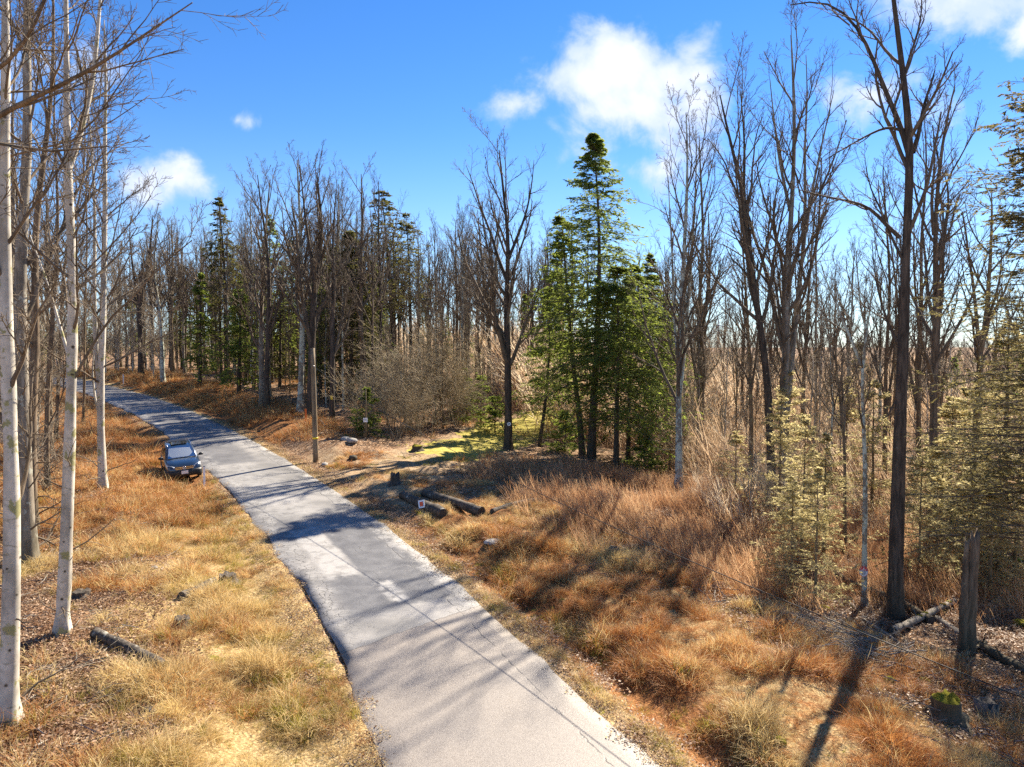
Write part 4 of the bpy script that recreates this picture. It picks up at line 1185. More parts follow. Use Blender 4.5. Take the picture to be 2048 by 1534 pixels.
SHR = [shrub(seed(400 + k), 7.2, 15, .55, .012).mesh('bare_shrub', M['tan_twig']) for k in range(3)]
SG = 'bare tan shrubs of the middle thicket'
for k, (px, py, Y, s, lab) in enumerate([
        (745, 850, 55, .9, 'bare tan shrub at the left end of the thicket, above the small white sign'), (790, 862, 53, .85, 'low front bare shrub beside the leaning dark sapling'),
        (815, 840, 58, 1.15, 'tall bare tan shrub second from the left in the thicket'), (850, 838, 60, 1.2, 'tallest bare tan shrub at the centre of the thicket'),
        (885, 836, 60, 1.1, 'bare tan shrub right of the tallest one'), (915, 838, 61, .95, 'bare tan shrub with pinkish twigs above the round hemlocks'),
        (840, 850, 55, .7, 'low bare shrub in front of the tallest one'), (950, 830, 66, .9, 'bare tan shrub at the right end of the thicket'),
        (780, 836, 62, 1.1, 'bare tan shrub in the back row above the leaning branch')]):
    p = at(px, py, Y); o = link('bare_shrub', SHR[k % 3], None, (p[0], Y, h1(p[0], Y))); o.scale = (s * 1.1, s * 1.1, s); o.rotation_euler = (0, 0, k * 1.3)
    tag(o, lab, 'shrub', SG)
PSH = [shrub(seed(410 + k), 3.6, 10, .8, .007).mesh('bare_shrub', M['pale_twig']) for k in range(3)]
for k, (px, py, Y, s, lab) in enumerate([(1560, 1050, 33, 1.2, 'pale leaning bare shrub left of the young yellow green hemlock'), (1500, 1030, 36, 1.1, 'pale bare shrub in the brush right of the tall pale stem'),
                                         (1620, 1040, 34, 1.0, 'pale bare shrub behind the young yellow green hemlock'), (1310, 900, 52, 1.3, 'pale bare shrub at the right foot of the hemlock stand'),
                                         (110, 905, 42, .9, 'pale bare shrub between the beech trunks at the far left road edge'), (90, 960, 34, .8, 'pale bare shrub behind the slim pale beech')]):
    p = at(px, py, Y); o = link('bare_shrub', PSH[k % 3], None, (p[0], Y, h1(p[0], Y))); o.scale = (s, s, s); o.rotation_euler = (0, .25, k)
    tag(o, lab, 'shrub', 'pale bare shrubs')



# ------------------------------------------------------------------ logs, stumps, rocks
k = NT('moss'); _n = k.noise(k.pos(), 6, 5, .6)
M['moss'] = k.done(k.bsdf(k.mix(k.ss(_n, .35, .65), (.075, .068, .010), (.22, .195, .025)), 1., spec=.05, normal=k.bump(k.noise(k.pos(), 40, 3), .8, .02)))
k = NT('rock'); _n = k.noise(k.coord('Object'), 5, 5, .6); _n2 = k.noise(k.coord('Object'), 24, 3)
M['rock'] = k.done(k.bsdf(k.mix(k.ss(_n, .35, .65), (.20, .185, .165), (.40, .375, .34)), .9, normal=k.bump(_n2, .5, .03)))


EXCL = []


def log(name, pts, r0, r1, mat, label, group=None, cat='log', lift=.65, K=12, n=12, bumpy=.06, hollow=False, sd=1, moss=0, snags=0):
    """pts: (x, y) or (x, y, z) along the log; lies on the terrain"""
    r = seed(sd); pts = [np.array([p[0], p[1], h1(p[0], p[1]) + r0 * lift if len(p) == 2 else p[2]]) for p in pts]
    for a_, b_ in zip(pts[:-1], pts[1:]):
        for t_ in np.linspace(0, 1, 5):
            c_ = a_ * (1 - t_) + b_ * t_; EXCL.append((c_[0], c_[1] - .24, r0 + .17))
    base = pts[0].copy(); L = smooth_line([p - base for p in pts], K); R = np.linspace(r0, r1, K) * (1 + bumpy * r.normal(0, 1, K))
    root = empty(name, base); tag(root, label, cat, group)
    V, q = tubes(L[None], R[None], n)
    V = V + (fbm(V[:, 0] * 7 + V[:, 2] * 5 + sd, V[:, 1] * 7 - V[:, 2] * 3, 1., 3)[:, None] - .5) * bumpy * 1.2 * r0 * 6 * norm(V - np.repeat(L, n, 0))
    link('stem', np_mesh('stem', V, q, [M[mat]]), root)
    for e, s in ((0, -1), (-1, 1)):
        ring = V[:n] if e == 0 else V[-n:]
        c = ring.mean(0); ax = norm(L[e] - L[e + s * -1] if e == 0 else L[-1] - L[-2])
        dep = -.10 if hollow else .004
        Vc = np.vstack([ring * .995 + c * .005 + ax * .002, c + (ring - c) * .55 + ax * (dep * .6), [c + ax * dep]])
        i = np.arange(n); j = (i + 1) % n
        f = [np.c_[i, j, n + j, n + i], np.c_[n + i, n + j, np.full(n, 2 * n)]]
        link('cut_face', np_mesh('cut_face', Vc, f, [M['cut_wood']]), root)
    if snags:
        P = []; RR = []
        for _ in range(snags):
            t = r.random(); i = int(t * (K - 2)); p = L[i]; d = norm(r.normal(0, 1, 3) + np.array([0, 0, .8])); ln = r.uniform(.3, 1.) * 5 * r0
            P.append([p + d * ln * j / 3 + r.normal(0, .03, 3) * j for j in range(4)]); RR.append(np.linspace(.25, .08, 4) * r0)
        mb = MB(); mb.tube(np.array(P), np.array(RR), 5); mb.build('branch_stub', M[mat], root)
    if moss:
        mb = MB()
        for _ in range(moss):
            i = r.integers(1, K - 1); mb.add(*blob(r, L[i] + np.array([0, 0, R[i] * .8]), (r0 * 1.1, r0 * .8, r0 * .35), 7, 5))
        mb.build('moss_patch', M['moss'], root)
    return root


def blob(r, c, s, n=12, m=8, amp=.22, flat=0.):
    th = np.linspace(0, np.pi, m); ph = np.arange(n) * 2 * np.pi / n
    V = np.array([[math.sin(t) * math.cos(p), math.sin(t) * math.sin(p), math.cos(t)] for t in th for p in ph])
    o = r.random(3) * 50
    k_ = 1 + amp * 2 * (fbm(V[:, 0] * 1.3 + V[:, 2] + o[0], V[:, 1] * 1.3 - V[:, 2] * .7 + o[1], 1.3, 3) - .5)
    V = V * k_[:, None]; V[:, 2] = np.maximum(V[:, 2], -.5)
    V = V * np.asarray(s) + np.asarray(c)
    idx = np.arange(m * n).reshape(m, n)
    q = np.stack([idx[:-1], idx[1:], np.roll(idx[1:], -1, 1), np.roll(idx[:-1], -1, 1)], -1).reshape(-1, 4)
    return V, q


def rock(px, py, size, mat, label, sd, name='rock', cat='rock', group=None, n=14, m=9, amp=.3):
    g = ground(px, py); r = seed(sd); EXCL.append((g[0], g[1] - .15, size[0] + .1)); mb = MB(); mb.add(*blob(r, (0, 0, 0), size, n, m, amp))
    o = mb.build(name, M[mat], None, True, (g[0], g[1], g[2] + size[2] * .25)); o.rotation_euler = (0, 0, r.random() * 6)
    return tag(o, label, cat, group)


def stump(px, py, rad, h, mat, label, sd, top='cut_wood', name='tree_stump', roots=5, jag=.0):
    g = ground(px, py); r = seed(sd); EXCL.append((g[0], g[1] - .26, rad + .16)); root = empty(name, g); tag(root, label, 'stump')
    n = 20; zs = np.array([-.15, .0, .06, .2, .5, .8, 1.0]) * h; zs[0] = -.2
    ph = np.arange(n) * 2 * np.pi / n; lob = 1 + .35 * np.cos(roots * ph + r.random() * 6) * 1
    V = []
    for z in zs:
        fl = max(0, 1 - z / (h * .45)); rr = rad * (1 + .55 * fl * (lob * .9) * (fl > 0) + .05 * np.sin(3 * ph)) * (1 + .05 * r.normal(0, 1, n))
        zt = z + (jag * r.random(n) * h if z > .95 * h else 0)
        V.append(np.c_[np.cos(ph) * rr, np.sin(ph) * rr, np.zeros(n) + zt])
    V = np.vstack(V); idx = np.arange(len(zs) * n).reshape(len(zs), n)
    q = np.stack([idx[:-1], np.roll(idx[:-1], -1, 1), np.roll(idx[1:], -1, 1), idx[1:]], -1).reshape(-1, 4)
    link('stem', np_mesh('stem', V, q, [M[mat]]), root)
    ring = V[-n:]; c = ring.mean(0); i = np.arange(n); j = (i + 1) % n
    up_ = .07 if top == 'moss' else 0.
    mid = c + (ring - c) * .6 + np.c_[np.zeros((n, 2)), r.normal(0, .02 + up_ * .4, n) + up_]
    Vt = np.vstack([ring, mid, [c - [0, 0, .02 - up_ * 1.2]]])
    link('cut_face', np_mesh('cut_face', Vt, [np.c_[i, j, n + j, n + i], np.c_[n + i, n + j, np.full(n, 2 * n)]], [M[top]]), root)
    return root


G = lambda px, py: ground(px, py)[:2]
log('fallen_log', [G(806, 996), G(846, 1014), G(888, 1032)], .20, .23, 'rot_wood', 'front bark bare log with the red and white sign beside the road', 'logs blocking the path', sd=3)
log('fallen_log', [G(849, 992), G(905, 1008), G(963, 1030)], .20, .22, 'rot_wood', 'rear hollow log lying behind the log with the sign', 'logs blocking the path', hollow=True, sd=4)
log('fallen_log', [G(984, 1026), G(1030, 1010), G(1075, 1002)], .12, .09, 'rot_wood', 'short dark log in the grass right of the hollow log', sd=5)
log('fallen_log', [G(190, 1272), G(255, 1302), G(328, 1340)], .135, .15, 'rot_wood', 'dark mossy log lying in the left grass near the camera', sd=6, hollow=True)
log('fallen_log', [G(362, 1198), G(395, 1182), G(428, 1166)], .13, .12, 'rot_wood', 'short dark weathered log on the left verge by the dark root', sd=7)
log('fallen_log', [G(1668, 1152), G(1712, 1180), G(1790, 1205), G(1862, 1248)], .17, .15, 'brown_bark', 'long dark fallen trunk crossing behind the big dark trunk', 'fallen wood at the right', sd=8, snags=4)
log('fallen_log', [G(1786, 1272), G(1830, 1252), G(1880, 1226), G(1908, 1212)], .12, .10, 'dead_wood', 'pale mossy fallen trunk between the big trunk and the snag', 'fallen wood at the right', sd=9, moss=4, snags=6, lift=1.6)
log('fallen_log', [G(1872, 1240), G(1905, 1262), G(1932, 1284)], .11, .11, 'dead_wood', 'short pale log touching the left side of the snag', 'fallen wood at the right', sd=10)
log('fallen_log', [G(1952, 1292), G(2000, 1320), G(2060, 1352)], .14, .13, 'brown_bark', 'brown log running from the snag to the right edge', 'fallen wood at the right', sd=12, snags=3)
log('fallen_log', [G(1728, 1250), G(1768, 1276), G(1812, 1308)], .05, .045, 'dead_wood', 'thin grey branch lying across the twig pile', 'fallen wood at the right', cat='branch', sd=13, snags=5, lift=3.5)
log('fallen_log', [G(1846, 1298), G(1890, 1304), G(1940, 1300)], .06, .05, 'brown_bark', 'thin brown stick in the leaves left of the foot of the snag', 'fallen wood at the right', cat='branch', sd=14)
log('fallen_log', [G(1925, 1318), G(1950, 1304), G(1972, 1292)], .06, .05, 'brown_bark', 'thin red brown stick leaning at the foot of the snag', 'fallen wood at the right', cat='branch', sd=15, lift=2.)
_a, _c = G(474, 782), G(522, 772)
log('fallen_log', [(*_a, h1(*_a) + .1), (*_c, h1(*_c) + 1.6)], .17, .10, 'dark_bark', 'dark trunk leaning low in the woods right of the pointed hemlock', sd=16)
log('fallen_log', [G(1265, 935), G(1295, 945), G(1310, 942)], .10, .08, 'dead_wood', 'small pale log in the grass in front of the middle hemlocks', sd=17)
log('fallen_log', [G(706, 840), G(745, 832), G(790, 838)], .10, .07, 'brown_bark', 'low dead branch on the ground behind the small white sign', cat='branch', sd=18, snags=6)
log('fallen_log', [G(640, 842), G(652, 858), G(640, 870)], .09, .08, 'dead_wood', 'grey root limb beside the orange stake', cat='branch', sd=19, snags=3)

# twig pile
pile = ground(1725, 1300); rr = seed(30); n = 46; a = rr.normal(3.4, .7, n); dd = np.c_[np.cos(a), np.sin(a) * .8, rr.uniform(-.02, .35, n)]; L = rr.uniform(.8, 2.8, n)
c = np.c_[rr.normal(.4, .5, n), rr.normal(.1, .45, n), rr.uniform(.05, .35, n)]
P = np.stack([c + dd * L[:, None] * j / 5 + np.array([0, 0, -.03]) * j * j * .25 + rr.normal(0, .03, (n, 3)) * j for j in range(6)], 1)
P[:, :, 2] = np.maximum(P[:, :, 2], .03)
mb = MB(); Rr = rr.uniform(.008, .028, n)[:, None] * np.linspace(1, .35, 6)[None]; mb.tube(P, Rr, 5)
P2, R2 = grow(rr, P, Rr, 5, .2, 1, (.35, .8), .45, 5, .03, .12, .6, .4, rmin=.004); mb.tube(P2, R2, 3)
P3, R3 = grow(rr, P2, R2, 3, .2, 1, (.35, .8), .45, 4, .02, .12, .7, .5, rmin=.003); mb.tube(P3, R3, 3)
tag(mb.build('dead_branches', M['dead_wood'], None, True, pile), 'fan of grey dead branches heaped under the cable at the right', 'branches')

# snag: broken split trunk
g = ground(1934, 1306); Y = g[1]; root = empty('broken_snag', g); tag(root, 'broken split trunk standing like a post at the right', 'snag')
rr = seed(41)
for k_, (pts, r0, r1) in enumerate([([(1934, 1306), (1938, 1240), (1944, 1150), (1948, 1105), (1950, 1070)], .235, .13), ([(1926, 1300), (1928, 1230), (1930, 1140), (1932, 1105), (1934, 1082)], .16, .06)]):
    Ln = smooth_line([at(x, y, Y - .04 * k_) - g for x, y in pts], 14); Ln[0, 2] -= .2
    V, q = tubes(Ln[None], (np.linspace(r0, r1, 14) * (1 + .04 * rr.normal(0, 1, 14)))[None], 14)
    V[-14:, 2] += rr.uniform(-.12, .22, 14); V = V + rr.normal(0, .008, V.shape)
    i = np.arange(14); j = (i + 1) % 14; V = np.vstack([V, V[-14:].mean(0) - [0, 0, .2]])
    link(['trunk', 'split_slab'][k_], np_mesh('trunk', V, [q, np.c_[13 * 14 + i, 13 * 14 + j, np.full(14, 14 * 14)]], [M['brown_bark']]), root)

stump(1893, 1432, .30, .42, 'brown_bark', 'low mossy stump in the lower right corner', 51, top='moss')
stump(1972, 1440, .26, .34, 'dead_wood', 'pale broken stump with hollow side in the lower right corner', 52, jag=.5)
stump(835, 902, .34, .35, 'dark_bark', 'low mossy cut stump left of the green path', 53, top='moss')
stump(455, 1166, .27, .24, 'rot_wood', 'dark torn root stump at the end of the short weathered log', 54, jag=.6, roots=7)
stump(364, 1250, .20, .16, 'rot_wood', 'small black rotten stump in the left grass', 55, jag=.7)
stump(162, 1194, .24, .16, 'rot_wood', 'flat black stump right of the slim pale beech', 56, jag=.5)
stump(790, 968, .24, .42, 'rot_wood', 'dark weathered stump at the end of the front log', 57, jag=.5)
rock(950, 942, (.55, .4, .22), 'moss', 'yellow mossy mound on the clearing behind the logs', 61, 'mossy_mound', 'mound')
rock(692, 882, (.45, .35, .28), 'rock', 'grey rock at the ditch edge right of the utility pole', 62)
rock(704, 884, (.35, .3, .22), 'rock', 'second grey rock touching the one right of the utility pole', 63)
rock(650, 930, (.32, .2, .14), 'rock', 'pale flat stone beside the foot of the utility pole', 64)
rock(706, 918, (.3, .25, .2), 'dark_bark', 'dark clod on the bank above the road', 65, 'dirt_clod', 'clod')
rock(83, 1390, (.13, .08, .07), 'rock', 'pale stone in the leaves at the bottom left', 66)
rock(338, 1168, (.16, .1, .07), 'rock', 'pale stone left of the short weathered log', 67)
rock(308, 1137, (.12, .1, .07), 'rock', 'small grey stone upper left of the short weathered log', 68)
rock(340, 1444, (.11, .09, .06), 'rock', 'pale stone in the grass at the bottom left verge', 69)
rock(300, 1420, (.3, .14, .07), 'dead_wood', 'slab of weathered wood in the leaves at the bottom left', 70, 'wood_slab', 'wood')
rock(985, 1085, (.4, .28, .12), 'rock', 'flat grey stone in the rusty grass below the hollow log', 71)
rock(1225, 1110, (.35, .3, .3), 'rot_wood', 'dark root clump in the weed slope', 72, 'root_clump', 'root clump')
for k_, (px, py, s) in enumerate([(1648, 1222, .28), (1780, 1362, .17), (1846, 1364, .2), (1560, 1484, .16), (2010, 1098, .5), (2030, 1122, .35), (2002, 1132, .22), (1556, 1178, .2), (2040, 1250, .3)]):
    rock(px, py, (s, s * .8, s * .5), 'moss', ['mossy stone left of the octagon sign tree', 'small mossy stone just below the cable', 'mossy stone right of the twig pile', 'mossy tuft in the rusty grass at the bottom right',
         'long mossy stone near the right edge', 'mossy stone farthest right below the long one', 'small mossy stone above right of the snag', 'mossy stone at the foot of the small hemlock', 'mossy stone right of the snag at the edge'][k_], 80 + k_, 'mossy_stone', 'stone', 'mossy stones on the forest floor')
rock(1945, 1436, (.2, .16, .12), 'dark_bark', 'dark clod between the two lower right stumps', 95, 'dirt_clod', 'clod')

# ------------------------------------------------------------------ utility pole, cable
M['pole_wood'] = bark('pole_wood', (.20, .145, .085), (.33, .25, .16), None, .5, .06, 14, .4)
M['yellow'] = plain('yellow_plastic', (.80, .58, .01), .5); M['white_paint'] = plain('white_paint', (.80, .80, .80), .5, noise=.04)
M['orange'] = plain('orange_plastic', (.85, .17, .02), .5); M['black_rubber'] = plain('black_cable', (.010, .010, .011), .6, spec=.3)
M['red'] = plain('sign_red', (.62, .03, .03), .45); M['red_orange'] = plain('sign_red_orange', (.75, .10, .02), .45); M['ink'] = plain('sign_ink', (.16, .19, .24), .6); M['steel'] = plain('steel', (.45, .45, .45), .35, 1.)
g = ground(632, 924); top = at(625, 696, g[1])
root = empty('utility_pole', g); tag(root, 'plain brown wooden utility pole with yellow band beside the road', 'pole')
Pp = np.stack([np.array([0, 0, -.4]) * (1 - t) + (top - g) * t for t in np.linspace(0, 1, 8)]); mb = MB(); mb.tube1(Pp, np.linspace(.175, .135, 8), 16); mb.build('post', M['pole_wood'], root)
t0 = (at(631, 876, g[1])[2] - g[2]) / (top[2] - g[2]); c0 = (top - g) * t0; mb = MB(); mb.tube1(np.array([c0 - [0, 0, .055], c0 + [0, 0, .055]]), np.array([.176, .176]), 16); mb.build('yellow_band', M['yellow'], root)
attach = at(627, 733, g[1]); ca = attach - g + np.array([0, -.15, 0]); mb = MB(); mb.tube1(np.array([ca + [0, .02, 0], ca + [.12, -.10, 0]]), np.array([.02, .02]), 8); mb.tube1(np.array([ca + [.09, -.07, -.04], ca + [.09, -.07, .06]]), np.array([.035, .03]), 10)
mb.build('cable_clamp', M['steel'], root)
A = attach + np.array([.09, -.25, 0]); Bp = at(2048, 1396, 11.0)
tt = np.linspace(0, 1.5, 60)
Pc = A[None] * (1 - tt[:, None]) + Bp[None] * tt[:, None]; Pc[:, 2] += -4 * .75 * tt * (1 - tt)
mb = MB(); mb.tube1(Pc - A, np.full(60, .0105), 8); tag(mb.build('overhead_cable', M['black_rubber'], None, True, A), 'black cable sagging from the utility pole to the lower right', 'cable')


# ------------------------------------------------------------------ marker posts, stake, tags, signs
def marker(px, py, h, w, mat, label, tip='white_paint', group='white marker posts', name='marker_post', tipname='cap'):
    g = ground(px, py); root = empty(name, g, .5); tag(root, label, 'post', group)
    mb = MB(); mb.box((0, 0, h / 2 - .1), (w / 2, .012, h / 2 + .1)); mb.box((w / 2 - .008, .016, h / 2 - .1), (.008, .012, h / 2 + .1)); mb.box((-w / 2 + .008, .016, h / 2 - .1), (.008, .012, h / 2 + .1))
    mb.build('blade', M[mat], root, False)
    mb = MB(); mb.box((0, 0, h + .025), (w / 2 + .004, .02, .025)); mb.build(tipname, M[tip], root, False)


marker(409, 976, 1.12, .10, 'white_paint', 'white marker post standing right of the parked car', 'ink')
marker(247, 771, 1.35, .13, 'white_paint', 'white marker post far up the road before the brown bank')
marker(612, 850, 1.15, .13, 'orange', 'orange plastic stake left of the utility pole', 'orange', None, 'marker_stake')


def facing(g, px, py, depth):
    return at(px, py, depth)


# yellow tag
p = at(663, 795, 58 - .27); o = MB(); o.box((0, 0, 0), (.085, .008, .155)); tag(o.build('tag_plate', M['yellow'], None, False, p), 'yellow rectangular tag nailed to the dark trunk', 'tag')
# white sign on a sapling stake in front of the green hemlock
g = ground(732, 880); p = at(731, 840, g[1] - .07); b = g.copy()
root = empty('stake_sign', b); tag(root, 'small white notice on a thin sapling stake by the thicket', 'sign')
mb = MB(); mb.tube1(np.array([[0, 0, -.2], [.0, 0, 1.], [.03, 0, 2.2], [.02, 0, 3.6]]), np.array([.085, .07, .05, .03]), 8); mb.build('stake', M['mid_bark'], root)
q_ = p - b; mb = MB(); mb.box(q_ + [0, -.03, 0], (.15, .008, .15)); mb.build('plate', M['white_paint'], root, False)
for k_ in range(3):
    mb = MB(); mb.box(q_ + [0, -.04, .07 - .06 * k_], (.10, .002, .012)); mb.build('text_line', M['ink'], root, False)
# white tag on the dark tree by the path
p = at(1018, 848, 52 - .36); mb = MB(); a_ = np.arange(12) * 2 * np.pi / 12
mb.tube1(np.array([[0, .01, 0], [0, -.01, 0]]), np.array([.14, .14]), 12); root = empty('tree_tag', p); tag(root, 'round white tag on the dark tree beside the green path', 'tag')
mb.build('plate', M['white_paint'], root, False); mb = MB(); mb.box((0, -.014, 0), (.06, .003, .05)); mb.build('print', M['ink'], root, False)
# octagon sign: white plate, red top, lines of small print
b = ground(1728, 1216); Yp = b[1] - .14; p = at(1727, 1143, Yp)
root = empty('octagon_sign', p); tag(root, 'red and white octagonal notice nailed to the thin pale tree', 'sign')
R8 = .165; oc = np.array([[math.sin(R_(22.5 + 45 * i)) * R8, 0, math.cos(R_(22.5 + 45 * i)) * R8 * 1.15] for i in range(8)])


def prism(outline, y0, y1):
    n = len(outline); A = outline.copy(); A[:, 1] = y0; B = outline.copy(); B[:, 1] = y1
    V = np.vstack([A, B, A.mean(0), B.mean(0)]); i = np.arange(n); j = (i + 1) % n
    return V, [np.c_[i, j, n + j, n + i], np.c_[j, i, np.full(n, 2 * n)], np.c_[n + i, n + j, np.full(n, 2 * n + 1)]]


mb = MB(); mb.add(*prism(oc * 1.06, 0, -.006)); mb.build('border', M['red'], root, False)
mb = MB(); mb.add(*prism(oc * .97, -.007, -.010)); mb.build('plate', M['white_paint'], root, False)
ocs = oc * .93; topz = oc[:, 2].max() * .93; cut = .045
poly = [(-.150, cut), (-.143, .065), (-.06, topz), (.06, topz), (.143, .065), (.150, cut - .02)]
mb = MB(); mb.add(*prism(np.array([[x, 0, z] for x, z in poly[::1]]), -.011, -.013)); mb.build('red_field', M['red'], root, False)
mb = MB(); mb.tube1(np.array([[0, -.0135, .115], [0, -.0155, .115]]), np.array([.026, .026]), 12); mb.build('emblem', M['white_paint'], root, False)
for k_ in range(2):
    mb = MB(); mb.box((0, -.0145, .075 - .022 * k_), (.10 - .01 * k_, .0012, .006)); mb.build('heading_line', M['white_paint'], root, False)
for k_ in range(5):
    mb = MB(); mb.box((0, -.0115, .015 - .03 * k_), (.11 - .014 * k_, .0012, .007)); mb.build('text_line', M['ink'], root, False)
# red and white square sign on the front log
g = ground(846, 1016); Yl = g[1] - .30; p = at(843, 1008, Yl)
root = empty('square_sign', p); root.rotation_euler = (R_(-18), R_(-14), R_(-12)); tag(root, 'white square sign with red centre fixed to the front log', 'sign')
mb = MB(); mb.box((0, 0, 0), (.15, .008, .18)); mb.build('plate', M['white_paint'], root, False)
mb = MB(); mb.box((0, -.010, 0), (.088, .003, .108)); mb.build('dark_frame', M['ink'], root, False)
mb = MB(); mb.box((0, -.014, 0), (.076, .003, .096)); mb.build('red_panel', M['red_orange'], root, False)

# ------------------------------------------------------------------ wind turbine on the horizon
Yt = 1950.; p = at(1437, 652, Yt); zb = h1(p[0], Yt); root = empty('wind_turbine', (p[0], Yt, zb)); tag(root, 'distant wind turbine on the ridge behind the bare trees', 'wind turbine')
M['turbine'] = plain('turbine_paint', (.42, .45, .50), .5)
hub = p[2] - zb
mb = MB(); mb.tube1(np.array([[0, 0, -2], [0, 0, hub * .5], [0, 0, hub]]), np.array([2.6, 2.1, 1.6]), 16); mb.build('tower', M['turbine'], root)
mb = MB(); mb.box((0, -1, hub + 1.2), (2.2, 5.5, 2.2)); mb.build('nacelle', M['turbine'], root, False)
mb = MB(); mb.tube1(np.array([[0, -6.5, hub + 1.2], [0, -8.0, hub + 1.2], [0, -9.2, hub + 1.2]]), np.array([2.0, 1.7, .4]), 12); mb.build('hub', M['turbine'], root)
for a in (104, -16, 224):
    a = R_(a); d = np.array([math.cos(a), 0, math.sin(a)]); s_ = np.array([-d[2], 0, d[0]]); V = []
    for t, w_, th in ((0, .8, .8), (.12, 1.7, .6), (.5, 1.2, .35), (1., .3, .1)):
        c = np.array([0, -7.6, hub + 1.2]) + d * (1.5 + 44 * t); V += [c + s_ * w_, c + [0, -th, 0], c - s_ * w_, c + [0, th, 0]]
    V = np.array(V); idx = np.arange(16).reshape(4, 4); q = np.stack([idx[:-1], np.roll(idx[:-1], -1, 1), np.roll(idx[1:], -1, 1), idx[1:]], -1).reshape(-1, 4)
    link('blade', np_mesh('blade', V, [q, np.array([[12, 13, 14, 15]])], [M['turbine']], False), root)

# ------------------------------------------------------------------ parked car
M['paint'] = plain('car_paint', (.018, .040, .080), .28, .35, .5, .9); M['black_trim'] = plain('black_trim', (.012, .012, .013), .5); M['chrome'] = plain('chrome', (.75, .76, .78), .15, 1.)
M['tyre'] = plain('tyre_rubber', (.018, .018, .018), .85); M['rim'] = plain('rim_alloy', (.5, .5, .52), .3, 1.); M['lens'] = plain('headlight_lens', (.55, .58, .62), .08, .2, .7, 1.)
M['car_glass'] = plain('car_glass', (.015, .02, .024), .04, 0, .8); M['plate'] = plain('plate_white', (.75, .76, .74), .5); M['shade'] = plain('cream_sky_reflection', (.94, .87, .70), .7)  # last entry: cream paint imitating bright sky mirrored in the windscreen
k = NT('windscreen_glass'); _b1 = k.n('ShaderNodeBsdfTransparent'); _b1.inputs[0].default_value = (.85, .88, .86, 1); _b2 = k.n('ShaderNodeBsdfGlossy'); _b2.inputs['Roughness'].default_value = .03
_fr = k.n('ShaderNodeFresnel'); _fr.inputs[0].default_value = 1.5; _mx = k.n('ShaderNodeMixShader'); k.l(k.math('MULTIPLY', _fr.outputs[0], .7), _mx.inputs[0]); k.l(_b1.outputs[0], _mx.inputs[1]); k.l(_b2.outputs[0], _mx.inputs[2])
M['windscreen'] = k.done(_mx.outputs[0])


def loft(rows):
    """rows: list of (m,3) half sections (x>=0 from bottom centre to top centre), mirrored"""
    full = []
    for h_ in rows:
        h_ = np.asarray(h_, float); mir = h_[1:-1][::-1].copy(); mir[:, 0] *= -1; full.append(np.vstack([h_, mir]))
    A = np.stack(full); K, n, _ = A.shape; idx = np.arange(K * n).reshape(K, n)
    q = np.stack([idx[:-1], np.roll(idx[:-1], -1, 1), np.roll(idx[1:], -1, 1), idx[1:]], -1).reshape(-1, 4)
    V = np.vstack([A.reshape(-1, 3), A[0].mean(0), A[-1].mean(0)]); i = np.arange(n); j = (i + 1) % n
    return V, [q, np.c_[j, i, np.full(n, K * n)], np.c_[(K - 1) * n + i, (K - 1) * n + j, np.full(n, K * n + 1)]]


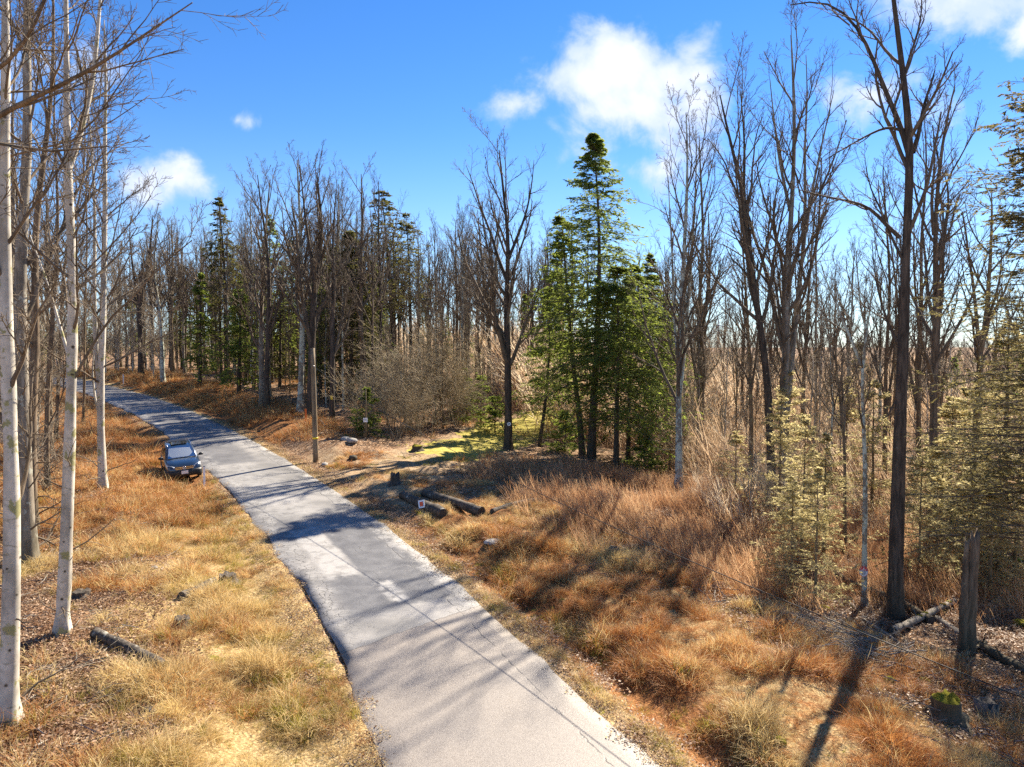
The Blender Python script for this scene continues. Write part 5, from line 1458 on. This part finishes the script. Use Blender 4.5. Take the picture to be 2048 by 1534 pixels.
def build_car():
    hd = np.array([.50, -.866]); fr = ground(371, 968)
    c = fr[:2] - hd * 2.15
    rt = np.array([hd[1], -hd[0]])      # car's right hand side
    pts = {}
    for sy in (-2, -1.2, -.4, .4, 1.2, 2.1): EXCL.append((*(c + hd * sy), 1.0))
    for a, sy in (('f', 1.3), ('r', -1.3)):
        for b_, sx in (('R', .78), ('L', -.78)):
            w = c + hd * sy + rt * sx; pts[a + b_] = np.array([w[0], w[1], h1(w[0], w[1])])
    ctr = sum(pts.values()) / 4; fy = norm((pts['fR'] + pts['fL']) - (pts['rR'] + pts['rL'])); fx = norm((pts['fR'] + pts['rR']) - (pts['fL'] + pts['rL'])); fz = np.cross(fx, fy); fx = np.cross(fy, fz)
    root = bpy.data.objects.new('parked_car', None); COL.objects.link(root); root.empty_display_size = .3
    root.matrix_world = Matrix(((fx[0], fy[0], fz[0], ctr[0]), (fx[1], fy[1], fz[1], ctr[1]), (fx[2], fy[2], fz[2], ctr[2] + .0), (0, 0, 0, 1)))
    tag(root, 'dark blue compact SUV parked nose first on the left verge', 'car')
    st = [(2.215, .52, .40, .60), (2.19, .70, .30, .72), (2.09, .82, .25, .84), (1.9, .875, .24, .93), (1.6, .895, .24, .985), (1.25, .90, .24, 1.03), (1.0, .905, .24, 1.055), (.3, .905, .24, 1.05), (-.8, .905, .25, 1.05), (-1.6, .905, .27, 1.06), (-2.0, .87, .30, 1.05), (-2.17, .78, .36, 1.0), (-2.2, .60, .45, .92)]
    rows = []
    for y, w, zb_, zt in st:
        hh = zt - zb_
        rows.append([(0, y, zb_), (w * .86, y, zb_), (w * .985, y, zb_ + .18 * hh), (w, y, zb_ + .45 * hh), (w * .99, y, zb_ + .72 * hh), (w * .95, y, zb_ + .9 * hh), (w * .84, y, zt), (w * .45, y, zt + .02), (0, y, zt + .028)])
    mb = MB(); mb.add(*loft(rows)); body = mb.build('body', M['paint'], root)
    cab = [(1.12, .76, .80, 1.035, 1.05), (.72, .72, .83, 1.035, 1.34), (.34, .66, .845, 1.035, 1.585), (-.2, .645, .85, 1.035, 1.655), (-1.0, .635, .85, 1.035, 1.655), (-1.75, .60, .83, 1.04, 1.575), (-2.0, .60, .80, 1.04, 1.30), (-2.12, .62, .76, 1.04, 1.07)]
    rows = []
    for y, wr, wb, zb_, zr in cab:
        rows.append([(0, y, zb_ - .05), (wb, y, zb_ - .03), (wb, y, zb_), (wb + (wr - wb) * .5, y, zb_ + (zr - zb_) * .52), (wr + .03, y, zb_ + (zr - zb_) * .93), (wr - .06, y, zr), (0, y, zr + .02)])
    mb = MB(); mb.add(*loft(rows)); mb.build('cabin', M['paint'], root)

    def panel(name, corners, mat, off, par=root, sub=4, bow=0.):
        a, b, c_, d_ = [np.array(p, float) for p in corners]; n_ = norm(np.cross(b - a, d_ - a)); n_ = n_ if np.dot(n_, (a + b + c_ + d_) / 4 - np.array([0, -.4, .9])) > 0 else -n_; V = []
        for i in range(sub + 1):
            for j in range(sub + 1):
                u, v = i / sub, j / sub
                V.append((a * (1 - u) + b * u) * (1 - v) + (d_ * (1 - u) + c_ * u) * v + n_ * (off + bow * 4 * u * (1 - u)))
        idx = np.arange((sub + 1) ** 2).reshape(sub + 1, sub + 1)
        q = np.stack([idx[:-1, :-1], idx[1:, :-1], idx[1:, 1:], idx[:-1, 1:]], -1).reshape(-1, 4)
        return link(name, np_mesh(name, V, q, [M[mat]]), par)
    ws = [(-.70, 1.10, 1.06), (.70, 1.10, 1.06), (.575, .40, 1.555), (-.575, .40, 1.555)]
    wsn = panel('windscreen', ws, 'windscreen', .035, bow=.03)
    panel('windscreen_surround', [(-.74, 1.14, 1.045), (.74, 1.14, 1.045), (.60, .385, 1.57), (-.60, .385, 1.57)], 'black_trim', .012, bow=.022)
    sh = panel('sky_reflection_panel', [(-.66, 1.06, 1.085), (.68, 1.06, 1.085), (.56, .44, 1.53), (-.50, .50, 1.49)], 'shade', .024, bow=.026)  # cream panel added behind the glass to imitate a sky reflection
    for sx in (1, -1):
        def sidep(y0, y1, y2, y3, f0=.08, f1=.90):
            def s(y, f):
                for (a, b) in zip(cab[:-1], cab[1:]):
                    if b[0] <= y <= a[0]:
                        t = (a[0] - y) / (a[0] - b[0]); wr, wb, zb_, zr = [a[i] * (1 - t) + b[i] * t for i in (1, 2, 3, 4)]
                        f_ = f; w = wb + (wr + .03 - wb) * f_ / .93 if f_ > .52 else wb + (wr - wb) * .5 * f_ / .52
                        return (sx * w, y, zb_ + (zr - zb_) * f_)
            P4 = [s(y0, f0), s(y1, f0), s(y2, f1), s(y3, f1)]
            return P4 if sx < 0 else [P4[1], P4[0], P4[3], P4[2]]
        for (a, b, c_, d_) in ((.78, -.28, -.28, .30), (-.36, -1.18, -1.16, -.36), (-1.26, -1.82, -1.62, -1.24)):
            panel('side_window', sidep(a, b, c_, d_), 'car_glass', -.014 if False else .012)
        # mirrors
        r_ = seed(5); mb = MB(); mb.add(*blob(r_, (sx * 1.02, .80, 1.10), (.13, .08, .10), 12, 8, .05)); mir = mb.build('mirror', M['black_trim'], root)
        mb = MB(); mb.box((sx * .90, .80, 1.06), (.06, .03, .02)); mb.build('mirror_arm', M['black_trim'], mir, False)
        # rails
        mb = MB(); mb.tube1(np.array([(sx * .60, .25, 1.60), (sx * .61, .05, 1.70), (sx * .60, -.8, 1.725), (sx * .58, -1.5, 1.68), (sx * .57, -1.68, 1.59)]), np.full(5, .018), 8); mb.build('roof_rail', M['chrome'], root)
        # headlight: swept lens
        hl = np.array([(sx * .46, 2.195, .70), (sx * .80, 2.075, .70), (sx * .865, 1.90, .80), (sx * .85, 1.86, .90), (sx * .70, 2.03, .865), (sx * .46, 2.14, .79)]) + np.array([0, .025, .01])
        V = np.vstack([hl, hl - [0, .10, .02], hl.mean(0) + [0, .02, .01]]); i = np.arange(6); j = (i + 1) % 6
        link('headlight', np_mesh('headlight', V, [np.c_[i, j, np.full(6, 12)], np.c_[j, i, i + 6, j + 6]], [M['lens']]), root)
        mb = MB(); mb.tube1(np.array([(sx * .66, 2.02, .43), (sx * .66, 2.165, .43)]), np.array([.075, .06]), 12); mb.build('fog_lamp', M['lens'], root)
        for sy in (1.30, -1.30):
            w = empty('wheel', (sx * .80, sy, .345)); w.parent = root
            prof = [(.20, -.11), (.31, -.115), (.345, -.07), (.345, .07), (.31, .115), (.20, .11)]
            n = 28; ph = np.arange(n) * 2 * np.pi / n
            V = np.array([[x, math.cos(a) * rr_, math.sin(a) * rr_] for rr_, x in prof for a in ph]); idx = np.arange(len(prof) * n).reshape(len(prof), n)
            q = np.stack([idx[:-1], np.roll(idx[:-1], -1, 1), np.roll(idx[1:], -1, 1), idx[1:]], -1).reshape(-1, 4)
            link('tyre', np_mesh('tyre', V, q, [M['tyre']]), w)
            mb = MB(); xo = sx * .085; mb.tube1(np.array([(xo, 0, 0), (xo + sx * .02, 0, 0)]), np.array([.06, .05]), 12)
            for k_ in range(5):
                a = k_ * 2 * np.pi / 5; mb.tube1(np.array([(xo + sx * .01, 0, 0), (xo, math.cos(a) * .21, math.sin(a) * .21)]), np.array([.035, .028]), 6)
            for rr_ in (.205,):
                ring = np.array([(xo, math.cos(a) * rr_, math.sin(a) * rr_) for a in np.linspace(0, 2 * np.pi, 25)]); mb.tube1(ring, np.full(25, .018), 6)
            mb.build('rim', M['rim'], w)
            mb = MB(); arc = np.array([(sx * .885, sy + math.cos(a) * .40, .345 + math.sin(a) * .40) for a in np.linspace(-.1, math.pi + .1, 16)]); mb.tube1(arc, np.full(16, .035), 8); mb.build('wheel_arch', M['black_trim'], root)
    panel('sunroof', [(-.42, .10, 1.68), (.42, .10, 1.68), (.42, -.75, 1.695), (-.42, -.75, 1.695)], 'car_glass', .004)
    mb = MB(); mb.box((0, -1.0, 1.72), (.46, .16, .012), Matrix.Rotation(R_(-10), 3, 'X')); mb.build('sunroof_deflector', M['black_trim'], root, False)
    panel('rear_window', [(.56, -2.11, 1.12), (-.56, -2.11, 1.12), (-.53, -1.80, 1.52), (.53, -1.80, 1.52)], 'car_glass', .02)
    # grille, bumper, plate
    mb = MB(); mb.box((0, 2.19, .715), (.45, .035, .085)); gr = mb.build('grille', M['black_trim'], root, False)
    for z in (.675, .755):
        mb = MB(); mb.box((0, 2.235, z), (.445, .012, .016)); mb.build('grille_bar', M['chrome'], gr, False)
    ring = np.array([(math.cos(a) * .085, 2.262, .715 + math.sin(a) * .085) for a in np.linspace(0, 2 * np.pi, 25)]); mb = MB(); mb.tube1(ring, np.full(25, .011), 6)
    for x0, z0, x1, z1 in ((-.035, .79, 0, .725), (.035, .79, 0, .725), (-.065, .755, -.03, .645), (-.03, .645, 0, .70), (0, .70, .03, .645), (.03, .645, .065, .755)):
        mb.tube1(np.array([(x0, 2.262, z0), (x1, 2.262, z1)]), np.full(2, .008), 5)
    mb.build('emblem', M['chrome'], gr)
    rows = []
    for y, w, z0, z1 in ((2.30, .45, .33, .56), (2.275, .72, .27, .585), (2.17, .86, .24, .60), (1.96, .912, .23, .60), (1.72, .918, .23, .58)):
        rows.append([(0, y, z0), (w * .95, y, z0), (w, y, z0 + .08), (w, y, z1 - .08), (w * .95, y, z1), (0, y, z1)])
    mb = MB(); mb.add(*loft(rows)); mb.build('front_bumper', M['black_trim'], root)
    pl = link('number_plate', None, root) if False else None
    mb = MB(); mb.box((0, 2.315, .49), (.17, .008, .09), Matrix.Rotation(R_(-6), 3, 'X')); mb.build('number_plate', M['plate'], root, False)
    mb = MB(); mb.tube1(np.array([(-.62, 1.12, 1.075), (.1, 1.16, 1.085)]), np.full(2, .010), 6); mb.tube1(np.array([(.0, 1.13, 1.08), (.62, 1.08, 1.075)]), np.full(2, .010), 6); mb.build('wipers', M['black_trim'], root)
    # bonnet shut line and doors
    for sx in (1, -1):
        for y in (.88, -.32, -1.2):
            mb = MB(); mb.tube1(np.array([(sx * .885, y, .36), (sx * .906, y, .62), (sx * .897, y, .86), (sx * .862, y, .98)]), np.full(4, .006), 5); mb.build('door_seam', M['black_trim'], root)
        for y in (-.18, -1.05):
            mb = MB(); mb.box((sx * .90, y, .87), (.018, .09, .016)); mb.build('door_handle', M['paint'], root, False)


build_car()
# ------------------------------------------------------------------ ground cover (uncountable): instanced masses
def blades(r, n, h, w, spread, lean, K=3, curl=.5):
    az = r.random(n) * 6.28; rad = spread * np.sqrt(r.random(n)); b = np.c_[np.cos(az) * rad, np.sin(az) * rad, np.full(n, -.03)]
    d2 = az + r.normal(0, .8, n); le = lean * r.uniform(.2, 1.4, n)
    D = norm(np.c_[np.cos(d2) * le, np.sin(d2) * le, np.ones(n)]); L = h * r.uniform(.5, 1.15, n)
    side = norm(np.cross(D, np.array([0, 0, 1.])) + r.normal(0, .3, (n, 3)))
    P = [b]; p = b
    for j in range(K):
        p = p + D * (L / K)[:, None]; D = norm(D + np.c_[np.cos(d2), np.sin(d2), -np.ones(n) * .6] * (curl * le[:, None])); P.append(p)
    V = []
    for j, q in enumerate(P):
        ww = w * (1 - .8 * j / K)
        V += [q - side * ww * .5, q + side * ww * .5]
    V = np.stack(V, 1); m = V.shape[1]; idx = np.arange(n * m).reshape(n, m)
    fs = np.concatenate([idx[:, [2 * j, 2 * j + 1, 2 * j + 3, 2 * j + 2]] for j in range(K)])
    return V.reshape(-1, 3), fs


def leaf_patch(r, n, rad, size):
    a = r.random(n) * 6.28; rr = rad * np.sqrt(r.random(n)); c = np.c_[np.cos(a) * rr, np.sin(a) * rr, r.uniform(.005, .05, n)]
    d = r.normal(0, 1, (n, 3)); d[:, 2] *= .35; d = norm(d); up = norm(np.array([0, 0, 1.]) + r.normal(0, .5, (n, 3)))
    return leaf_quads(r, c, d, up, size * r.uniform(.6, 1.4, n), size * .6 * r.uniform(.6, 1.3, n))


def stems(r, n, h, rad, spread, lean, side=3, twigs=4, dirn=None):
    az = r.random(n) * 6.28; rr = spread * np.sqrt(r.random(n)); K = 5
    b = np.c_[np.cos(az) * rr, np.sin(az) * rr, np.full(n, -.05)]
    dv = r.normal(0, 1, (n, 2)) if dirn is None else np.array(dirn)[None] + r.normal(0, .35, (n, 2))
    D = norm(np.c_[dv * lean, np.ones(n)]); L = h * r.uniform(.5, 1.15, n); p = b; P = [p]
    for j in range(K - 1):
        D = norm(D + r.normal(0, .07, D.shape) + np.c_[dv * lean * .18, np.zeros(n)]); p = p + D * (L / (K - 1))[:, None]; P.append(p)
    P = np.stack(P, 1); R = np.full((n, 1), rad) * np.linspace(1, .4, K)[None]
    mb = MB(); mb.add(*ribbons(P, R, r))
    if twigs:
        P2, R2 = grow(r, P, R, twigs, .3, 1., (.3, .8), .35, 3, .05, .1, .75, .6); mb.add(*ribbons(P2, R2, r))
    return mb


def join(parts, name):
    """parts: (V, F, material)"""
    V = np.vstack([p[0] for p in parts]); F = []; mi = []; o = 0; mats = []
    for v, f, m in parts:
        f = f if isinstance(f, list) else [f]
        if m not in mats: mats.append(m)
        for a in f: F.append(a + o); mi += [mats.index(m)] * len(a)
        o += len(v)
    return np_mesh(name, V, F, [M[m] for m in mats], False, mi)


def scatter(name, P, rot, scl, idx, protos, label):
    col = bpy.data.collections.new(name + '_kinds')
    for k, me in enumerate(protos):
        o = bpy.data.objects.new('%s_kind_%02d' % (name, k), me); col.objects.link(o)
    me = bpy.data.meshes.new(name); me.vertices.add(len(P)); me.vertices.foreach_set('co', np.asarray(P, np.float32).ravel())
    attr(me, 'rot', np.asarray(rot, np.float32), 'FLOAT_VECTOR'); attr(me, 'scl', np.asarray(scl, np.float32)); attr(me, 'kind_index', np.asarray(idx, np.int32), 'INT')
    ob = link(name, me); tag(ob, label, None, None, 'stuff')
    ng = bpy.data.node_groups.new(name, 'GeometryNodeTree')
    ng.interface.new_socket('Geometry', in_out='INPUT', socket_type='NodeSocketGeometry')
    ng.interface.new_socket('Geometry', in_out='OUTPUT', socket_type='NodeSocketGeometry')
    N = ng.nodes.new; lk = ng.links.new
    gi = N('NodeGroupInput'); go = N('NodeGroupOutput'); iop = N('GeometryNodeInstanceOnPoints'); ci = N('GeometryNodeCollectionInfo')
    ci.inputs['Collection'].default_value = col; ci.inputs['Separate Children'].default_value = True; ci.inputs['Reset Children'].default_value = True

    def na(n, t):
        a = N('GeometryNodeInputNamedAttribute'); a.data_type = t; a.inputs[0].default_value = n
        return a.outputs[0]
    e2r = N('FunctionNodeEulerToRotation'); lk(na('rot', 'FLOAT_VECTOR'), e2r.inputs[0])
    lk(gi.outputs[0], iop.inputs['Points']); lk(ci.outputs[0], iop.inputs['Instance']); iop.inputs['Pick Instance'].default_value = True
    lk(na('kind_index', 'INT'), iop.inputs['Instance Index']); lk(e2r.outputs[0], iop.inputs['Rotation']); lk(na('scl', 'FLOAT'), iop.inputs['Scale'])
    lk(iop.outputs[0], go.inputs[0])
    md = ob.modifiers.new('scatter', 'NODES'); md.node_group = ng
    return ob


def clear_of(x, y, pad=0.):
    k = np.ones(len(x), bool)
    for (a, b, q) in EXCL: k &= (x - a) ** 2 + (y - b) ** 2 > (q + pad) ** 2
    return k


def sample(r, n, xr, yr, dens):
    x = r.uniform(*xr, n); y = r.uniform(*yr, n)
    keep = in_view(x, y, 0., 260, -500, 1700)
    x, y = x[keep], y[keep]
    d, s, yn = road_sd(x, y)
    k = (r.random(len(x)) < dens(x, y, d, yn)) & clear_of(x, y)
    x, y, d, yn = x[k], y[k], d[k], yn[k]
    return x, y, H(x, y), d, yn


r = seed(500)
# --- dry grass: kinds 0-3 straw, 4-7 rust, 8-9 yellow green
GR = []
for k in range(4): GR.append(join([(*blades(seed(510 + k), 34, .36, .010, .17, .75), 'straw')], 'g'))
for k in range(4): GR.append(join([(*blades(seed(520 + k), 36, .38, .010, .20, .9, curl=.7), 'rust'), (*blades(seed(525 + k), 6, .45, .01, .2, .7), 'straw')], 'g'))
for k in range(2): GR.append(join([(*blades(seed(530 + k), 36, .26, .012, .15, .55), 'green')], 'g'))

for k in range(2): GR.append(join([(*blades(seed(533 + k), 44, .40, .010, .30, 2.2, curl=.5), 'straw')], 'g'))
for k in range(2): GR.append(join([(*blades(seed(536 + k), 44, .40, .010, .30, 2.2, curl=.5), 'rust')], 'g'))


def dens_grass(x, y, d, yn):
    n = fbm(x, y, .45, 3); ad = np.abs(d)
    a = sstep(2.45, 2.9, ad)
    rt = (d > 0) * (sstep(15, 10, d + 5 * (n - .5)) * sstep(36, 28, yn) + .55 * sstep(14, 6, d) * sstep(26, 32, yn) * sstep(46, 40, yn) * (n > .48))
    # ditch line stays barer
    rt = rt * (1 - .75 * sstep(2.9, 3.3, d) * sstep(4.3, 3.8, d))
    lf = (d < 0) * (sstep(8.5, 4.5, -d + 9 * (n - .5)) + .22 * sstep(.5, .6, n)) * sstep(48, 38, yn)
    lf = np.maximum(lf, (d < 0) * .9 * sstep(22, 27, y) * sstep(40, 34, y) * sstep(.4, .5, n))
    c = fbm(x - 40, y + 13, 1.3, 3)
    return np.clip(a * (rt + lf) * (.4 + .6 * sstep(.36, .56, c)) + .8 * (dist_poly(x, y, trail_pts) < 2.4) * sstep(43, 47, y), 0, 1)


x, y, z, d, yn = sample(r, 230000, (-22, 22), (8, 46), dens_grass)
n1 = fbm(x, y, .5, 3); n2 = fbm(x + 90, y, .9, 3)
rust_p = np.where(d > 0, .84 - 2.6 * (n1 - .47), .22 + 2.0 * (n1 - .5))
rust_p = np.where((d > 0) & (d < 3.3), .15, rust_p)
rust_p = np.where((d < 0) & (yn > 33), .75, rust_p)
u_ = r.random(len(x))
kind = np.where(u_ < rust_p, 4 + r.integers(0, 4, len(x)), r.integers(0, 4, len(x)))
gp = np.where((np.abs(d) < 4.6) & (n2 > .46), .45, np.where(d < 0, .22 * (n2 > .5), .06 * (n2 > .62)))
kind = np.where(r.random(len(x)) < gp, 8 + r.integers(0, 2, len(x)), kind)
fl = (r.random(len(x)) < .42) & (kind < 8)
kind = np.where(fl, np.where(kind < 4, 10, 12) + r.integers(0, 2, len(x)), kind)
ontrail = (dist_poly(x, y, trail_pts) < 2.6) & (y > 42)
kind = np.where(ontrail, 8 + r.integers(0, 2, len(x)), kind)
low = np.where(np.abs(d) < 3.6, .55, 1.) * np.where(ontrail, .45, 1.)
n3 = fbm(x + 31, y - 7, 1.1, 3)
scl = r.uniform(.5, 1.2, len(x)) * low * (.35 + 1.1 * sstep(.34, .72, n3)) * np.where((d > 0) & (yn > 27), .6, 1.)
tx = (fbm(x, y + 70, .55, 3) - .5) * 2.6; ty = (fbm(x + 70, y, .55, 3) - .5) * 2.6
scatter('dry_grass', np.c_[x, y, z], np.c_[r.normal(0, .15, len(x)) + tx, r.normal(0, .15, len(x)) + ty, r.random(len(x)) * 6.28], scl, kind, GR,
        'tawny and rust dry grass on both verges of the road')
print('grass', len(x))

# --- rusty bracken and weeds on the banks farther off
WD = []
for k in range(4): WD.append(join([(*blades(seed(540 + k), 40, .75, .022, .42, .9, curl=.8), 'rust'), (*blades(seed(545 + k), 8, .8, .02, .4, .8), 'straw')], 'w'))


def dens_brk(x, y, d, yn):
    n = fbm(x, y, .3, 3)
    a = (d > 2.7) * sstep(11, 7, d) * sstep(44, 52, yn) + .8 * (d < -2.6) * sstep(26, 16, -d) * sstep(30, 38, yn)
    a = a + .25 * sstep(8, 12, d) * sstep(23, 27, y) * sstep(50, 44, y) * (x > -4)
    a = a + .10 * sstep(11, 14, d) * sstep(44, 52, yn) * sstep(30, 20, d)
    return np.clip(a, 0, 1) * sstep(.28, .5, n)


x, y, z, d, yn = sample(r, 72000, (-110, 26), (24, 108), dens_brk)
scatter('bracken', np.c_[x, y, z], np.c_[r.normal(0, .12, len(x)), r.normal(0, .12, len(x)), r.random(len(x)) * 6.28], r.uniform(.5, 1.2, len(x)) * np.where(np.abs(d) < 3.6, .45, 1), r.integers(0, 4, len(x)), WD,
        'rusty dead bracken along the far road banks')
print('bracken', len(x))

# --- pinkish weed stems on the right slope
WS = []
for k in range(5):
    mb = stems(seed(550 + k), 17, 1.0, .0085, .5, .42, 3, 3, (-.7, .2))
    b2 = blades(seed(555 + k), 12, .45, .012, .45, .8)
    WS.append(join([(np.vstack(mb.V), mb.F, 'weed'), (*b2, 'straw' if k % 2 else 'rust')], 'ws'))


def dens_weed(x, y, d, yn):
    n = fbm(x, y, .3, 3)
    return np.clip((d > 9.5) * sstep(8.5, 13, d + 5 * (n - .5)) * sstep(27, 25, -(-y)) * 0 + sstep(7, 11, d + 5 * (n - .5)) * sstep(23, 27, y) * sstep(45, 41, y) * sstep(24, 17, x) * .8 * (.1 + .9 * sstep(.42, .58, fbm(x + 5, y + 50, .7, 3))), 0, 1) * (dist_poly(x, y, trail_pts) > 3.6)


x, y, z, d, yn = sample(r, 15000, (-4, 26), (22, 50), dens_weed)
scatter('weed_stems', np.c_[x, y, z], np.c_[r.normal(0, .1, len(x)), r.normal(0, .1, len(x)), r.random(len(x)) * 2.4 - 1.2], .35 + 1.0 * r.random(len(x)) ** 1.8, r.integers(0, 5, len(x)), WS,
        'pinkish brown dead weed stems on the slope below the logs')
print('weeds', len(x))

# --- tall bare brush filling the right field to the hill
BR = []
for k in range(6):
    mb = stems(seed(560 + k), 15, 3.6, .020, 1.3, .42, 3, 6, (-.8, .1))
    BR.append(join([(np.vstack(mb.V), mb.F, 'brush')], 'br'))


def dens_brush(x, y, d, yn):
    n = fbm(x, y, .12, 3)
    a = sstep(30, 38, y) * sstep(8, 14, x - .12 * (y - 40)) * (.35 + .65 * sstep(.35, .55, n))
    b = sstep(58, 66, y) * sstep(-2, 5, x) * .8
    c = sstep(70, 80, y) * sstep(12, 18, d) * sstep(26, 20, -x) * .5
    return np.clip(np.maximum(np.maximum(a, b), c), 0, 1) * (dist_poly(x, y, trail_pts) > 2.5)


x1 = sample(r, 6600, (0, 75), (30, 90), dens_brush)
x2 = sample(r, 14000, (-30, 330), (90, 420), dens_brush)
x, y, z = [np.concatenate([a, b]) for a, b in zip(x1[:3], x2[:3])]
scl = (.35 + 1.0 * r.random(len(x)) ** 1.6) * np.where(y < 42, .55, np.where(y > 62, np.where(y < 190, 2.0, 1.2), 1.25))
scatter('tall_brush', np.c_[x, y, z], np.c_[r.normal(0, .08, len(x)), r.normal(0, .08, len(x)), r.random(len(x)) * 2.4 - 1.2], scl, r.integers(0, 6, len(x)), BR,
        'tall bare pinkish brush covering the right field up to the hill')
print('brush', len(x))

# --- leaf litter
LP = []
for k in range(4): LP.append(join([(*leaf_patch(seed(570 + k), 60, .5, .075), 'leaf')], 'lp'))


def dens_leaf(x, y, d, yn):
    n = fbm(x, y, .5, 3)
    a = (d > 0) * sstep(8, 12, d) * sstep(45, 38, y) + (d < 0) * sstep(5, 9, -d) + .35 * sstep(2.5, 2.9, d) * sstep(4.4, 3.4, d)
    return np.clip(a * sstep(.25, .5, n), 0, 1)


x, y, z, d, yn = sample(r, 52000, (-26, 30), (9, 46), dens_leaf)
scatter('leaf_litter', np.c_[x, y, z + .01], np.c_[r.normal(0, .06, len(x)), r.normal(0, .06, len(x)), r.random(len(x)) * 6.28], r.uniform(.7, 1.3, len(x)), r.integers(0, 4, len(x)), LP,
        'brown fallen leaves on the forest floor at both sides')
print('litter', len(x))

# --- grit, leaf bits and gravel along the pavement edges
GV = []
for k in range(4):
    rr = seed(575 + k); mb = MB()
    for _ in range(14):
        a = rr.random() * 6.28; q_ = .3 * math.sqrt(rr.random()); sz = rr.uniform(.006, .018); mb.add(*blob(rr, (math.cos(a) * q_, math.sin(a) * q_, sz * .4), (sz, sz * .8, sz * .6), 5, 4))
    GV.append(join([(np.vstack(mb.V), mb.F, 'rock'), (*leaf_patch(rr, 34, .32, .045), 'leaf'), (*leaf_patch(rr, 20, .32, .05), 'straw')], 'gv'))


def dens_gv(x, y, d, yn): return np.clip(sstep(2.3, 2.6, np.abs(d) + .5 * (fbm(x, y, 1.2, 3) - .5)) * sstep(3.5, 2.9, np.abs(d)) * np.where(d > 0, 1, .6), 0, 1)


x, y, z, d, yn = sample(r, 60000, (-30, 10), (10, 60), dens_gv)
z = np.maximum(z, np.where(np.abs(d) < HALF, zroad(yn) + .016, -99))
scatter('road_edge_grit', np.c_[x, y, z], np.c_[np.zeros(len(x)), np.zeros(len(x)), r.random(len(x)) * 6.28], r.uniform(.5, 1.2, len(x)), r.integers(0, 4, len(x)), GV,
        'grit and leaf crumbs along both pavement edges')
print('grit', len(x))

# --- fallen twigs
TW = []
for k in range(4):
    rr = seed(580 + k); n = 7; a = rr.random(n) * 6.28; c = np.c_[rr.normal(0, .5, n), rr.normal(0, .5, n), rr.uniform(.02, .1, n)]
    dd = np.c_[np.cos(a), np.sin(a), rr.normal(0, .12, n)]; L = rr.uniform(.4, 1.5, n)
    P = np.stack([c + dd * L[:, None] * (j - 1.5) / 3 + rr.normal(0, .04, (n, 3)) for j in range(4)], 1)
    mb = MB(); mb.tube(P, rr.uniform(.006, .016, n)[:, None] * np.array([[1, .9, .7, .4]]), 4)
    P2, R2 = grow(rr, P, rr.uniform(.006, .01, n)[:, None] * np.ones((1, 4)), 3, .2, 1, (.4, .9), .4, 3, 0, .1, .7, .5); mb.tube(P2, R2, 3)
    TW.append(join([(np.vstack(mb.V), mb.F, 'dead_wood')], 'tw'))


def dens_tw(x, y, d, yn): return np.clip((np.abs(d) > 7) * .5, 0, 1) * (dist_poly(x, y, trail_pts) > 2.)


x, y, z, d, yn = sample(r, 5200, (-40, 40), (10, 90), dens_tw)
scatter('fallen_twigs', np.c_[x, y, z + .02], np.c_[np.zeros(len(x)), np.zeros(len(x)), r.random(len(x)) * 6.28], r.uniform(.6, 1.3, len(x)), r.integers(0, 4, len(x)), TW,
        'dead twigs scattered over the forest floor')

# --- far woods closing the view: low detail trees, one mass
FW = []
for k in range(4):
    tr, cr = bare_tree(seed(590 + k), h=15, rad=.2, crown=(.3, .98), nl=11, l1=.3, n2=6, n3=4, n4=0, low=0, twig_r=.03, K=8)
    FW.append(join([(np.vstack(tr.V), tr.F, 'mid_bark'), (np.vstack(cr.V), cr.F, 'twig')], 'fw'))
for k in range(2):
    p3 = conifer(seed(595 + k), h=14, rad=.2, crown=.1, width=3.2, nb=60, n2=6, nl=6, leaf=(.55, .26))
    FW.append(join([(np.vstack(p3[0].V), p3[0].F, 'dark_bark'), (np.vstack(p3[2].V), p3[2].F, 'dark_hemlock')], 'fw'))


def dens_far(x, y, d, yn):
    n = fbm(x, y, .01, 3)
    left = sstep(130, 150, y) * sstep(60, 20, x - .12 * y) * sstep(14, 18, np.abs(d))
    right = sstep(240, 420, y) * sstep(20, 60, x) * .45
    right2 = sstep(100, 125, y) * sstep(260, 230, y) * sstep(6, 16, x - .1 * y) * .5
    return np.clip(np.maximum(np.maximum(left, right), right2), 0, 1)


xa = sample(r, 2000, (-330, 60), (125, 330), dens_far)
xb = sample(r, 5200, (-200, 800), (240, 1050), dens_far)
xc = sample(r, 2600, (10, 220), (100, 260), dens_far)
x, y, z = [np.concatenate([a, b, c]) for a, b, c in zip(xa[:3], xb[:3], xc[:3])]
scl = r.uniform(.6, 1.05, len(x)) * np.where(x > 20 + .12 * y, .3 + .55 * r.random(len(x)), .5)
scatter('far_woods', np.c_[x, y, z], np.c_[np.zeros(len(x)), np.zeros(len(x)), r.random(len(x)) * 6.28], scl, np.where(r.random(len(x)) < .82, r.integers(0, 4, len(x)), 4 + r.integers(0, 2, len(x))), FW,
        'bare winter woods closing the view in the distance')
print('far', len(x))
